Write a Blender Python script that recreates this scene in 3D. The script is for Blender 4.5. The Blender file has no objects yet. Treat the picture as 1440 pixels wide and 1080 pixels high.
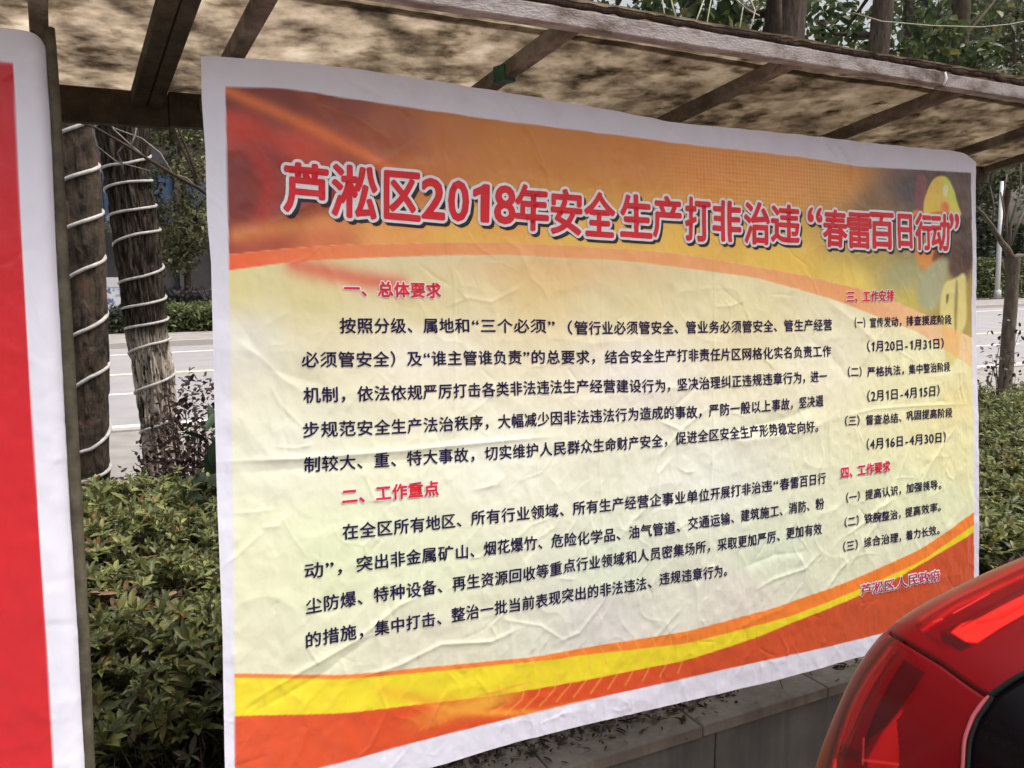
import bpy, bmesh, math, random
import numpy as np
from mathutils import Vector, Matrix

sc = bpy.context.scene
COL = sc.collection
rng = np.random.default_rng(7)
random.seed(7)

# ---------------------------------------------------------------- camera
F = 1165.0                                    # focal length in photo pixels (1440 wide)
CAM = np.array([0.0, 0.0, 1.6])
R = np.array([[0.89466, -0.06296, 0.44230], [-0.44670, -0.11480, 0.88729], [-0.00510, -0.99139, -0.13083]])
_u, _s, _vt = np.linalg.svd(R); R = _u @ _vt
cd = bpy.data.cameras.new('camera'); cam = bpy.data.objects.new('camera', cd); COL.objects.link(cam)
cd.sensor_width = 36; cd.lens = 36 * F / 1440; cd.clip_start = 0.02; cd.clip_end = 2000
M = Matrix.Identity(4)
for i in range(3):
    M[i][0] = R[i, 0]; M[i][1] = -R[i, 1]; M[i][2] = -R[i, 2]; M[i][3] = CAM[i]
cam.matrix_world = M
sc.camera = cam

# ---------------------------------------------------------------- light
SUN_EL, SUN_AZ = 66, 128                      # azimuth clockwise from +Y
w = bpy.data.worlds.new('World'); sc.world = w; w.use_nodes = True
nt = w.node_tree
bg = nt.nodes['Background']; sky = nt.nodes.new('ShaderNodeTexSky')
sky.sky_type = 'NISHITA'; sky.sun_disc = False
sky.sun_elevation = math.radians(SUN_EL); sky.sun_rotation = math.radians(SUN_AZ)
sky.air_density = 1.6; sky.dust_density = 9.0; sky.ozone_density = 0.5
hs = nt.nodes.new('ShaderNodeHueSaturation'); hs.inputs['Saturation'].default_value = 0.4
nt.links.new(sky.outputs[0], hs.inputs['Color'])
nt.links.new(hs.outputs[0], bg.inputs[0]); bg.inputs[1].default_value = 0.15
sd = bpy.data.lights.new('sun', 'SUN'); sun = bpy.data.objects.new('sun', sd); COL.objects.link(sun)
sd.energy = 1.3; sd.angle = math.radians(20); sd.color = (1, 0.96, 0.9)
el, az = math.radians(SUN_EL), math.radians(SUN_AZ)
sdir = Vector((math.sin(az) * math.cos(el), math.cos(az) * math.cos(el), math.sin(el)))
sun.rotation_euler = sdir.to_track_quat('Z', 'Y').to_euler(); sun.location = sdir * 30
sc.view_settings.view_transform = 'Standard'; sc.view_settings.look = 'None'
sc.view_settings.exposure = 0.5; sc.view_settings.gamma = 1
sc.cycles.max_bounces = 8; sc.cycles.transparent_max_bounces = 6

# ---------------------------------------------------------------- helpers
def lin(c):
    c = np.asarray(c, float) / 255.0
    return np.where(c <= 0.04045, c / 12.92, ((c + 0.055) / 1.055) ** 2.4)
def ray(px, py):
    return R @ np.array([(px - 720) / F, (py - 540) / F, 1.0])
def at(px, py, Y):                              # the point seen at that place of the photo, Y metres ahead
    d = ray(px, py); return CAM + d * (Y / d[1])
def atz(px, py, z):
    d = ray(px, py); return CAM + d * ((z - CAM[2]) / d[2])
def proj(P):
    q = (np.asarray(P) - CAM) @ R
    return np.stack([720 + F * q[..., 0] / q[..., 2], 540 + F * q[..., 1] / q[..., 2]], -1)

def tag(o, label=None, cat=None, group=None, kind=None):
    for k, v in (('label', label), ('category', cat), ('group', group), ('kind', kind)):
        if v: o[k] = v
    return o
def mesh_obj(name, V, Fc, mat=None, parent=None, smooth=False, mats=None, midx=None):
    me = bpy.data.meshes.new(name)
    me.from_pydata([tuple(v) for v in V], [], [tuple(f) for f in Fc]); me.update()
    if mats:
        for m in mats: me.materials.append(m)
        me.polygons.foreach_set('material_index', np.asarray(midx, dtype=np.int32))
    elif mat: me.materials.append(mat)
    if smooth: me.polygons.foreach_set('use_smooth', np.ones(len(me.polygons), bool))
    o = bpy.data.objects.new(name, me); COL.objects.link(o)
    if parent: o.parent = parent
    return o
def np_mesh(name, V, quads, mat, parent=None, smooth=True, col=None, tris=None):
    """fast mesh from numpy arrays"""
    me = bpy.data.meshes.new(name)
    V = np.asarray(V, np.float32)
    nq = 0 if quads is None else len(quads); ntr = 0 if tris is None else len(tris)
    me.vertices.add(len(V)); me.vertices.foreach_set('co', V.ravel())
    loops = np.concatenate([a.ravel() for a in (quads, tris) if a is not None and len(a)]).astype(np.int32)
    me.loops.add(len(loops)); me.loops.foreach_set('vertex_index', loops)
    me.polygons.add(nq + ntr)
    st = np.concatenate([np.arange(nq) * 4, nq * 4 + np.arange(ntr) * 3]).astype(np.int32)
    me.polygons.foreach_set('loop_start', st)
    if smooth: me.polygons.foreach_set('use_smooth', np.ones(nq + ntr, bool))
    me.update(calc_edges=True); me.validate()
    if col is not None:
        a = me.color_attributes.new('print', 'FLOAT_COLOR', 'POINT')
        c4 = np.ones((len(V), 4), np.float32); c4[:, :3] = col
        a.data.foreach_set('color', c4.ravel())
    me.materials.append(mat)
    o = bpy.data.objects.new(name, me); COL.objects.link(o)
    if parent: o.parent = parent
    return o
def empty(name, loc, label, cat, group=None):
    o = bpy.data.objects.new(name, None); COL.objects.link(o); o.location = loc
    o.empty_display_size = 0.1
    return tag(o, label, cat, group)
def rebase(root):                               # children were built in world space: keep them there
    inv = Matrix.Translation(root.location).inverted()
    for ch in root.children: ch.matrix_parent_inverse = inv
def grid_quads(nu, nv):
    i = np.arange(nu - 1)[:, None] * nv + np.arange(nv - 1)[None, :]
    return np.stack([i, i + nv, i + nv + 1, i + 1], -1).reshape(-1, 4)
def box_vf(c, s, rot=None):
    c = np.asarray(c, float); h = np.asarray(s, float) / 2
    V = np.array([[x, y, z] for x in (-1, 1) for y in (-1, 1) for z in (-1, 1)]) * h
    if rot is not None: V = V @ np.asarray(rot).T
    V = V + c
    Fc = [(0, 1, 3, 2), (4, 6, 7, 5), (0, 4, 5, 1), (2, 3, 7, 6), (0, 2, 6, 4), (1, 5, 7, 3)]
    return V, Fc
class MB:
    def __init__(s): s.V = []; s.F = []
    def add(s, V, Fc):
        n = len(s.V); s.V += [tuple(v) for v in V]; s.F += [tuple(i + n for i in f) for f in Fc]; return s
    def box(s, c, sz, rot=None): return s.add(*box_vf(c, sz, rot))
    def bar(s, p, q, w, h, up=(0, 0, 1)):       # square tube between two points
        p = np.asarray(p, float); q = np.asarray(q, float); d = q - p; L = np.linalg.norm(d); d /= L
        sd_ = np.cross(np.asarray(up, float), d); sd_ /= np.linalg.norm(sd_); u_ = np.cross(d, sd_)
        return s.add(*box_vf((p + q) / 2, (L, w, h), np.stack([d, sd_, u_], 1)))
    def tube(s, P, rad, n=10, caps=True):
        P = np.asarray(P, float); rad = np.broadcast_to(rad, (len(P),)); base = len(s.V)
        T = np.gradient(P, axis=0); T /= np.linalg.norm(T, axis=1)[:, None]
        ref = np.array([0.31, 0.17, 0.93]); a0 = np.cross(T[0], ref)
        if np.linalg.norm(a0) < 0.2: a0 = np.cross(T[0], [1, 0, 0])
        a = a0 / np.linalg.norm(a0)
        for i in range(len(P)):
            a = a - T[i] * (a @ T[i]); a /= np.linalg.norm(a); b = np.cross(T[i], a)
            for k in range(n):
                t = 2 * math.pi * k / n
                s.V.append(tuple(P[i] + rad[i] * (math.cos(t) * a + math.sin(t) * b)))
        for i in range(len(P) - 1):
            for k in range(n):
                k2 = (k + 1) % n
                s.F.append((base + i * n + k, base + i * n + k2, base + (i + 1) * n + k2, base + (i + 1) * n + k))
        if caps:
            s.F.append(tuple(base + k for k in range(n))[::-1])
            s.F.append(tuple(base + (len(P) - 1) * n + k for k in range(n)))
        return s
    def build(s, name, mat, parent=None, smooth=False, bevel=0):
        o = mesh_obj(name, s.V, s.F, mat, parent, smooth)
        if bevel:
            m = o.modifiers.new('bevel', 'BEVEL'); m.width = bevel; m.segments = 2; m.limit_method = 'ANGLE'
        return o

# value noise on numpy arrays
_tab = rng.random((64, 64, 64)).astype(np.float32)
def vnoise(x, y, z=0.0):
    x, y, z = np.broadcast_arrays(np.asarray(x, float), np.asarray(y, float), np.asarray(z, float))
    xi, yi, zi = np.floor(x).astype(int), np.floor(y).astype(int), np.floor(z).astype(int)
    fx, fy, fz = x - xi, y - yi, z - zi
    fx, fy, fz = (t * t * t * (t * (t * 6 - 15) + 10) for t in (fx, fy, fz))
    r = 0
    for a in (0, 1):
        for b in (0, 1):
            for c in (0, 1):
                r = r + _tab[(xi + a) % 64, (yi + b) % 64, (zi + c) % 64] * (fx if a else 1 - fx) * (fy if b else 1 - fy) * (fz if c else 1 - fz)
    return r * 2 - 1
def fbm(x, y, z=0.0, o=4):
    r = 0; a = 1.0
    for i in range(o):
        r = r + a * vnoise(x * 2 ** i + 17 * i, y * 2 ** i + 5 * i, z * 2 ** i + 9 * i); a *= 0.5
    return r

# ---------------------------------------------------------------- materials
def new_mat(name):
    m = bpy.data.materials.new(name); m.use_nodes = True
    return m, m.node_tree, m.node_tree.nodes['Principled BSDF']
def N(t, kind, **kw):
    n = t.nodes.new(kind)
    for k, v in kw.items():
        if k in n.inputs: n.inputs[k].default_value = v
        else: setattr(n, k, v)
    return n
def ramp(t, fac, stops):
    r = t.nodes.new('ShaderNodeValToRGB'); e = r.color_ramp.elements
    while len(e) > 1: e.remove(e[0])
    e[0].position = stops[0][0]; e[0].color = (*stops[0][1], 1)
    for p, c in stops[1:]:
        k = e.new(p); k.color = (*c, 1)
    t.links.new(fac, r.inputs[0]); return r
def noise_mat(name, stops, scale=8, rough=0.8, bump=0.0, bscale=60, spec=0.3, metal=0.0, stretch=(1, 1, 1), detail=8, coat=0):
    m, t, p = new_mat(name)
    tc = N(t, 'ShaderNodeTexCoord'); mp = N(t, 'ShaderNodeMapping'); mp.inputs['Scale'].default_value = stretch
    t.links.new(tc.outputs['Object'], mp.inputs[0])
    n = N(t, 'ShaderNodeTexNoise', Scale=scale, Detail=detail, Roughness=0.65); t.links.new(mp.outputs[0], n.inputs['Vector'])
    r = ramp(t, n.outputs[0], stops); t.links.new(r.outputs[0], p.inputs['Base Color'])
    p.inputs['Roughness'].default_value = rough; p.inputs['Specular IOR Level'].default_value = spec
    p.inputs['Metallic'].default_value = metal; p.inputs['Coat Weight'].default_value = coat
    if bump:
        b = N(t, 'ShaderNodeBump', Strength=bump, Distance=0.01); n2 = N(t, 'ShaderNodeTexNoise', Scale=bscale, Detail=6.0)
        t.links.new(mp.outputs[0], n2.inputs['Vector']); t.links.new(n2.outputs[0], b.inputs['Height']); t.links.new(b.outputs[0], p.inputs['Normal'])
    return m
def leaf_mat(name, stops, rough=0.45, trans=0.35):
    m, t, p = new_mat(name)
    g = N(t, 'ShaderNodeNewGeometry'); r = ramp(t, g.outputs['Random Per Island'], stops)
    tc = N(t, 'ShaderNodeTexCoord'); n = N(t, 'ShaderNodeTexNoise', Scale=30.0); t.links.new(tc.outputs['Object'], n.inputs['Vector'])
    mx = N(t, 'ShaderNodeMix', data_type='RGBA', blend_type='MULTIPLY'); mx.inputs[0].default_value = 0.5
    r2 = ramp(t, n.outputs[0], [(0.3, (0.6, 0.6, 0.6)), (0.7, (1.15, 1.15, 1.0))])
    t.links.new(r.outputs[0], mx.inputs[6]); t.links.new(r2.outputs[0], mx.inputs[7])
    t.links.new(mx.outputs[2], p.inputs['Base Color'])
    p.inputs['Roughness'].default_value = rough; p.inputs['Specular IOR Level'].default_value = 0.4
    tr = N(t, 'ShaderNodeBsdfTranslucent'); ms = N(t, 'ShaderNodeMixShader'); ms.inputs[0].default_value = trans
    t.links.new(mx.outputs[2], tr.inputs[0]); t.links.new(p.outputs[0], ms.inputs[1]); t.links.new(tr.outputs[0], ms.inputs[2])
    t.links.new(ms.outputs[0], t.nodes['Material Output'].inputs[0])
    return m
def plain(name, col, rough=0.5, spec=0.4, **kw):
    d = 0.08
    c = np.asarray(col, float)
    return noise_mat(name, [(0.3, tuple(c * (1 - d))), (0.7, tuple(np.minimum(c * (1 + d), 1)))], scale=25, rough=rough, spec=spec, **kw)

def print_mat():
    m, t, p = new_mat('printed_vinyl')
    a = N(t, 'ShaderNodeVertexColor'); a.layer_name = 'print'
    t.links.new(a.outputs[0], p.inputs['Base Color'])
    p.inputs['Roughness'].default_value = 0.33; p.inputs['Specular IOR Level'].default_value = 0.5
    tc = N(t, 'ShaderNodeTexCoord'); n = N(t, 'ShaderNodeTexNoise', Scale=30.0, Detail=5.0)
    t.links.new(tc.outputs['Object'], n.inputs['Vector'])
    b = N(t, 'ShaderNodeBump', Strength=0.2, Distance=0.004); t.links.new(n.outputs[0], b.inputs['Height']); t.links.new(b.outputs[0], p.inputs['Normal'])
    return m
PRINT = print_mat()
INK_RED = plain('red_ink', (0.66, 0.022, 0.034), 0.45, 0.3)
INK_WHITE = plain('white_ink', (0.78, 0.77, 0.80), 0.42)
INK_BLACK = plain('black_ink', (0.012, 0.010, 0.02), 0.42)
INK_NAVY = plain('navy_ink', (0.016, 0.010, 0.055), 0.6, 0.15)
INK_MAGENTA = plain('magenta_ink', (0.45, 0.012, 0.10), 0.45)
STEEL = noise_mat('weathered_steel', [(0.25, (0.05, 0.036, 0.028)), (0.45, (0.12, 0.09, 0.068)), (0.62, (0.21, 0.17, 0.135)), (0.72, (0.13, 0.06, 0.032)), (0.85, (0.20, 0.165, 0.13))], 14, 0.75, 0.35, 90, stretch=(1, 1, 1))
DARKSTEEL = noise_mat('dark_mossy_steel', [(0.3, (0.022, 0.015, 0.010)), (0.6, (0.06, 0.045, 0.026)), (0.8, (0.085, 0.085, 0.035))], 20, 0.85, 0.4, 90)
GALV = noise_mat('galvanised_steel', [(0.30, (0.06, 0.038, 0.028)), (0.42, (0.17, 0.135, 0.12)), (0.54, (0.30, 0.265, 0.26)), (0.75, (0.40, 0.36, 0.355))], 12, 0.5, 0.25, 120, 0.5, 0.25, (1, 2, 2))

# ---------------------------------------------------------------- ground, road
PAVE = noise_mat('pavement_concrete', [(0.3, (0.22, 0.20, 0.19)), (0.7, (0.34, 0.32, 0.30))], 3, 0.9, 0.2, 40)
ASPH = noise_mat('pale_asphalt', [(0.3, (0.26, 0.245, 0.255)), (0.7, (0.32, 0.30, 0.31))], 1.2, 0.85, 0.15, 200)
SOIL = noise_mat('bed_soil', [(0.3, (0.010, 0.007, 0.005)), (0.6, (0.028, 0.018, 0.012)), (0.8, (0.055, 0.034, 0.02))], 9, 0.95, 0.6, 60)
PAINT = plain('road_paint', (0.75, 0.73, 0.68), 0.7)
PAINTY = plain('worn_yellow_paint', (0.72, 0.62, 0.42), 0.7)
KERB = plain('kerb_stone', (0.36, 0.33, 0.31), 0.85)
def sheet(name, pts, z, mat, kind='structure'):
    V = [(x, y, z) for x, y in pts]
    return tag(mesh_obj(name, V, [tuple(range(len(V)))], mat), kind=kind)
def slab(name, x0, x1, yl, yr, wid, z0, z1, mat):
    V = [(x0, yl, z0), (x1, yr, z0), (x1, yr + wid, z0), (x0, yl + wid, z0), (x0, yl, z1), (x1, yr, z1), (x1, yr + wid, z1), (x0, yl + wid, z1)]
    return tag(mesh_obj(name, V, [(3, 2, 1, 0), (4, 5, 6, 7), (0, 1, 5, 4), (1, 2, 6, 5), (2, 3, 7, 6), (3, 0, 4, 7)], mat), kind='structure')
sheet('ground', [(-400, -400), (400, -400), (400, 400), (-400, 400)], -0.02, PAVE)
XA, XB = -60, 120
ny = lambda x: 9.3 - 0.05 * x                   # near kerb of the road
fy = lambda x: 20.4 + 0.10 * x                  # far kerb
sheet('road', [(XA, ny(XA)), (XB, ny(XB)), (XB, fy(XB)), (XA, fy(XA))], 0.0, ASPH)
slab('near_kerb', XA, XB, ny(XA) - 0.15, ny(XB) - 0.15, 0.15, -0.02, 0.06, KERB)
slab('far_kerb', XA, XB, fy(XA), fy(XB), 0.2, -0.02, 0.13, KERB)
slab('far_pavement', XA, XB, fy(XA) + 0.2, fy(XB) + 0.2, 4.0, -0.02, 0.125, PAVE)
sheet('near_pavement', [(XA, 5.2), (60, 5.2), (60, ny(60) - 0.15), (XA, ny(XA) - 0.15)], 0.04, PAVE)
def stripe(name, off, wid, mat, x0=XA, x1=XB, base=ny, dy=0.0):
    sheet(name, [(x0, base(x0) + off), (x1, base(x1) + off), (x1, base(x1) + off + wid), (x0, base(x0) + off + wid)], 0.004, mat)
stripe('edge_line_marking', 0.35, 0.16, PAINT)
stripe('centre_line_marking', 5.6, 0.20, PAINTY)
stripe('far_line_marking', -1.7, 0.16, PAINT, base=fy)
for k in range(14):
    stripe('lane_dash_marking', 3.1, 0.14, PAINT, -20 + k * 6, -17.5 + k * 6)
# planted bed behind the wall
nx_, ny_ = 60, 24
gx, gy = np.meshgrid(np.linspace(-9, 16, nx_), np.linspace(2.06, 5.35, ny_), indexing='ij')
gz = 0.26 + 0.04 * fbm(gx * 1.3, gy * 1.3); gz[:, -1] = 0.0
tag(np_mesh('soil_ground', np.stack([gx, gy, gz], -1).reshape(-1, 3), grid_quads(nx_, ny_), SOIL), kind='structure')

# ---------------------------------------------------------------- planter wall
def wall_mat(name, stops, joint, jw, bump):
    m, t, p = new_mat(name)
    tc = N(t, 'ShaderNodeTexCoord'); n = N(t, 'ShaderNodeTexNoise', Scale=5.0, Detail=8.0); t.links.new(tc.outputs['Object'], n.inputs['Vector'])
    mp = N(t, 'ShaderNodeMapping'); mp.inputs['Scale'].default_value = (40, 40, 2); t.links.new(tc.outputs['Object'], mp.inputs[0])
    n2 = N(t, 'ShaderNodeTexNoise', Scale=1.0, Detail=4.0); t.links.new(mp.outputs[0], n2.inputs['Vector'])
    ad = N(t, 'ShaderNodeMath', operation='MULTIPLY_ADD'); t.links.new(n2.outputs[0], ad.inputs[0]); ad.inputs[1].default_value = 0.4; t.links.new(n.outputs[0], ad.inputs[2])
    r = ramp(t, ad.outputs[0], stops); t.links.new(r.outputs[0], p.inputs['Base Color']); p.inputs['Roughness'].default_value = 0.85
    b = N(t, 'ShaderNodeBump', Strength=bump, Distance=0.01); t.links.new(n2.outputs[0], b.inputs['Height']); t.links.new(b.outputs[0], p.inputs['Normal'])
    return m
WFACE = wall_mat('grey_wall_tile', [(0.4, (0.07, 0.066, 0.062)), (0.7, (0.115, 0.108, 0.10)), (0.95, (0.17, 0.16, 0.15))], 0.6, 0.004, 0.2)
WCOP = wall_mat('coping_stone', [(0.4, (0.11, 0.09, 0.07)), (0.7, (0.20, 0.17, 0.14)), (0.95, (0.30, 0.26, 0.22))], 0.6, 0.004, 0.3)
wl = empty('planter_wall', (3, 1.9, 0), 'low grey tiled planter wall with a littered stone coping under the orange banner', 'wall')
mb = MB(); mc = MB(); x = -5.0; k = 0
while x < 12:
    mb.box((x + 0.2955, 1.90 + 0.0015 * (k % 3), 0.13), (0.591, 0.22, 0.26)); x += 0.597; k += 1
x = -5.0; k = 0
while x < 12:
    mc.box((x + 0.248, 1.905, 0.28 + 0.001 * (k % 2)), (0.496, 0.27, 0.034)); x += 0.5; k += 1
mb.build('wall_face', WFACE, wl, bevel=0.004); mc.build('coping', WCOP, wl, bevel=0.006); rebase(wl)

# ---------------------------------------------------------------- the banner plane
BO = np.array([0.208, 1.745, 2.020]); BU = np.array([2.299, 0.0, -0.050]); BV = np.array([-0.042, -0.144, -1.492])
BN = np.cross(BV, BU); BN /= np.linalg.norm(BN)
if BN[1] > 0: BN = -BN
BW, BH = np.linalg.norm(BU), np.linalg.norm(BV)
_A = np.stack([BU, BV, BO - CAM], 1)            # plane (u, v, 1) -> camera-relative
def plane_px(u, v):                             # where a point of the print sits in the photo
    return proj(BO + u[..., None] * BU + v[..., None] * BV)
_Hi = np.linalg.inv(np.diag([F, F, 1.0]) @ R.T @ _A)
def B(px, py):                                  # photo measurement -> banner coordinates (u along, v down)
    px, py = np.broadcast_arrays(np.asarray(px, float), np.asarray(py, float))
    q = np.stack([px - 720, py - 540, np.ones_like(px)], -1) @ _Hi.T
    return q[..., 0] / q[..., 2], q[..., 1] / q[..., 2]
def Bl(pts):
    p = np.array(pts, float); u, v = B(p[:, 0], p[:, 1]); return np.stack([u, v], -1)
def curve(pts):                                 # v as a function of u
    p = Bl(pts); o = np.argsort(p[:, 0]); p = p[o]
    # smooth resample
    def f(u):
        return np.interp(u, xs, ys)
    xs = np.linspace(p[0, 0], p[-1, 0], 400); ys = np.interp(xs, p[:, 0], p[:, 1])
    kk = np.hanning(27); kk /= kk.sum(); pad = np.concatenate([2 * ys[0] - ys[13:0:-1], ys, 2 * ys[-1] - ys[-2:-15:-1]])
    ys = np.convolve(pad, kk, 'valid')
    s0 = (ys[5] - ys[0]) / (xs[5] - xs[0]); s1 = (ys[-1] - ys[-6]) / (xs[-1] - xs[-6])
    return lambda u: np.where(u < xs[0], ys[0] + (u - xs[0]) * s0, np.where(u > xs[-1], ys[-1] + (u - xs[-1]) * s1, f(u)))
def vcurve(pts):                                # u as a function of v
    p = Bl(pts); o = np.argsort(p[:, 1]); p = p[o]
    return lambda v: np.interp(v, p[:, 1], p[:, 0])

# creases measured on the print: (amplitude mm, width mm, polyline in photo pixels)
CREASE = [
 (3.2, 7, [(300, 650), (420, 645), (560, 634), (700, 620), (790, 612)]), (-2.0, 16, [(300, 668), (480, 655), (700, 632)]),
 (3.5, 20, [(320, 345), (430, 290), (520, 235), (560, 215), (640, 150)]), (-2.6, 22, [(520, 235), (590, 190), (620, 160)]),
 (2.6, 18, [(430, 140), (500, 165), (555, 200)]), (-2.2, 16, [(380, 230), (430, 250), (500, 300)]),
 (1.2, 4, [(620, 130), (628, 260), (640, 420), (640, 640), (590, 840), (545, 1000)]), (1.0, 4, [(592, 380), (590, 700), (592, 900)]),
 (1.6, 4, [(1000, 240), (1003, 420), (1000, 600), (995, 760), (985, 880)]), (0.9, 3, [(850, 180), (846, 420), (842, 650), (852, 860)]),
 (2.8, 7, [(330, 1000), (430, 940), (500, 900), (560, 850), (598, 832)]), (-2.0, 10, [(345, 1010), (450, 950), (540, 880)]),
 (2.6, 6, [(480, 960), (560, 935), (620, 905), (690, 902), (740, 880)]), (1.8, 5, [(530, 960), (545, 1000), (520, 1050), (490, 1075)]),
 (2.2, 6, [(1010, 560), (960, 600), (925, 640), (905, 700), (880, 760)]), (-2.0, 9, [(1000, 520), (960, 560), (930, 590)]),
 (2.2, 6, [(922, 590), (955, 605), (965, 628)]), (2.4, 7, [(945, 640), (925, 665), (922, 700), (890, 730), (862, 770)]),
 (3.0, 26, [(1180, 585), (1120, 610), (1040, 620), (970, 600)]), (-3.2, 24, [(1170, 560), (1100, 590), (1000, 610)]),
 (3.0, 22, [(1160, 420), (1200, 450), (1230, 480), (1210, 520)]), (-2.2, 20, [(1130, 470), (1170, 500), (1200, 540)]),
 (1.6, 6, [(1178, 588), (1230, 575), (1300, 570), (1370, 568)]), (2.0, 8, [(1290, 600), (1260, 680), (1230, 740), (1190, 800)]),
 (2.0, 7, [(1350, 590), (1310, 650), (1290, 690)]), (2.2, 7, [(1180, 760), (1215, 735), (1235, 715), (1260, 700)]),
 (2.4, 7, [(1195, 785), (1180, 800), (1160, 830)]), (1.6, 6, [(960, 850), (935, 880), (915, 905)]),
 (2.0, 6, [(870, 800), (845, 850), (815, 890), (780, 905)]), (2.2, 7, [(1060, 830), (1085, 815), (1130, 800), (1160, 770)]),
 (-1.8, 12, [(1040, 800), (1090, 780), (1140, 775)]), (2.0, 10, [(330, 480), (365, 500), (395, 530), (440, 560)]),
 (2.4, 26, [(325, 560), (345, 600), (380, 640), (430, 650)]), (-2.6, 26, [(322, 430), (380, 520), (470, 545)]),
 (1.6, 5, [(640, 400), (655, 420), (630, 430)]), (1.4, 5, [(640, 415), (690, 425), (740, 400)]), (1.4, 6, [(660, 430), (640, 380), (660, 340)]),
 (1.8, 8, [(800, 690), (780, 740), (735, 770), (690, 775)]), (1.6, 7, [(720, 620), (700, 680), (660, 690)]),
 (1.6, 8, [(1000, 370), (1020, 340), (1040, 335)]), (1.4, 10, [(700, 330), (730, 350), (760, 420)]),
 (-1.6, 14, [(480, 110), (540, 135), (590, 170)]), (1.4, 5, [(700, 870), (760, 880), (800, 905)]), (1.3, 5, [(720, 850), (690, 880), (700, 900)]),
 (2.0, 9, [(700, 130), (745, 190), (770, 250), (780, 330)]), (1.4, 6, [(955, 180), (945, 240), (940, 330)]), (1.2, 5, [(930, 175), (925, 250), (915, 330)]),
 (1.2, 5, [(985, 190), (990, 250), (1000, 330)]), (2.2, 10, [(1175, 200), (1190, 225), (1200, 260)]),
]
_cr = []
r2 = np.random.default_rng(3)
for a, wd, pts in CREASE:
    p = Bl(pts) * [BW, BH]; _cr.append((a * 1.05e-3, wd * 0.8e-3, p))
for k in range(330):                            # small random crinkles of much handled vinyl
    cx, cy = r2.uniform(0.02, 0.98) * BW, r2.uniform(0.02, 0.98) ** 0.75 * BH
    an = r2.normal(1.9, 0.7); L = r2.uniform(0.03, 0.14); b_ = r2.normal(0, 0.5)
    p = np.array([[cx, cy], [cx + L / 2 * math.cos(an), cy + L / 2 * math.sin(an)], [cx + L / 2 * (math.cos(an) + math.cos(an + b_)), cy + L / 2 * (math.sin(an) + math.sin(an + b_))]])
    _cr.append((r2.choice([-1, 1], p=[0.35, 0.65]) * r2.uniform(0.4, 1.5) * 1e-3, r2.uniform(2.2, 5) * 1e-3, p))
_cr2 = []
for k in range(70):
    cx, cy = -r2.uniform(0.05, 0.55), r2.uniform(0.0, BH); an = r2.normal(0.3, 0.6); L = r2.uniform(0.04, 0.16); b_ = r2.normal(0, 0.5)
    p = np.array([[cx, cy], [cx + L / 2 * math.cos(an), cy + L / 2 * math.sin(an)], [cx + L / 2 * (math.cos(an) + math.cos(an + b_)), cy + L / 2 * (math.sin(an) + math.sin(an + b_))]])
    _cr2.append((r2.choice([-1, 1]) * r2.uniform(0.6, 2.2) * 1e-3, r2.uniform(3, 9) * 1e-3, p))
def height(u, v, seed=0.0, creases=True):
    x = u * BW; y = v * BH; h = np.zeros_like(x)
    h += 0.0055 * fbm(x * 1.6 + seed, y * 2.0, 3.1, 2) + 0.0022 * fbm(x * 6 + seed, y * 6, 7.7, 2)
    rg = 1 - np.abs(vnoise(x * 11 + 0.6 * vnoise(x * 9, y * 9, 2.2) + seed, y * 8, 1.3)); h += 0.0013 * rg ** 4
    h += 0.0010 * fbm(x * 30, y * 24 + seed, 4.4, 3)
    r_2 = 1 - np.abs(vnoise(x * 23 + vnoise(x * 15, y * 15, 1.2), y * 17 + 0.8 * x * 20, 6.3)); h += 0.0006 * r_2 ** 5 * np.clip(0.4 + y / BH, 0, 1.2)
    top = np.exp(-np.maximum(y, 0) / 0.30)
    h += 0.0016 * top * np.sin(x * 62 + 2.0 * vnoise(x * 5, y * 2 + seed, 5.5))
    if creases:
        for a, wd, p in (_cr if creases is True else creases):
            lo = p.min(0) - 3.5 * wd; hi = p.max(0) + 3.5 * wd
            idx = np.nonzero((x > lo[0]) & (x < hi[0]) & (y > lo[1]) & (y < hi[1]))[0]
            if not len(idx): continue
            xx, yy = x[idx], y[idx]; best = np.full(len(idx), 9.0); tt = np.zeros(len(idx)); n = len(p) - 1
            for i in range(n):
                d = p[i + 1] - p[i]; L2 = d @ d
                t = np.clip(((xx - p[i, 0]) * d[0] + (yy - p[i, 1]) * d[1]) / L2, 0, 1)
                dist = np.hypot(xx - p[i, 0] - t * d[0], yy - p[i, 1] - t * d[1])
                b2 = dist < best; best = np.where(b2, dist, best); tt = np.where(b2, (i + t) / n, tt)
            h[idx] += a * np.exp(-(best / wd) ** 1.25) * np.clip(np.sin(np.pi * np.clip(tt, 0.03, 0.97)) * 1.6, 0.12, 1)
    return h
def surf(u, v, lift=0.0, seed=0.0, creases=True):
    return BO + u[..., None] * BU + v[..., None] * BV + (height(u, v, seed, creases) + lift)[..., None] * BN

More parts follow.
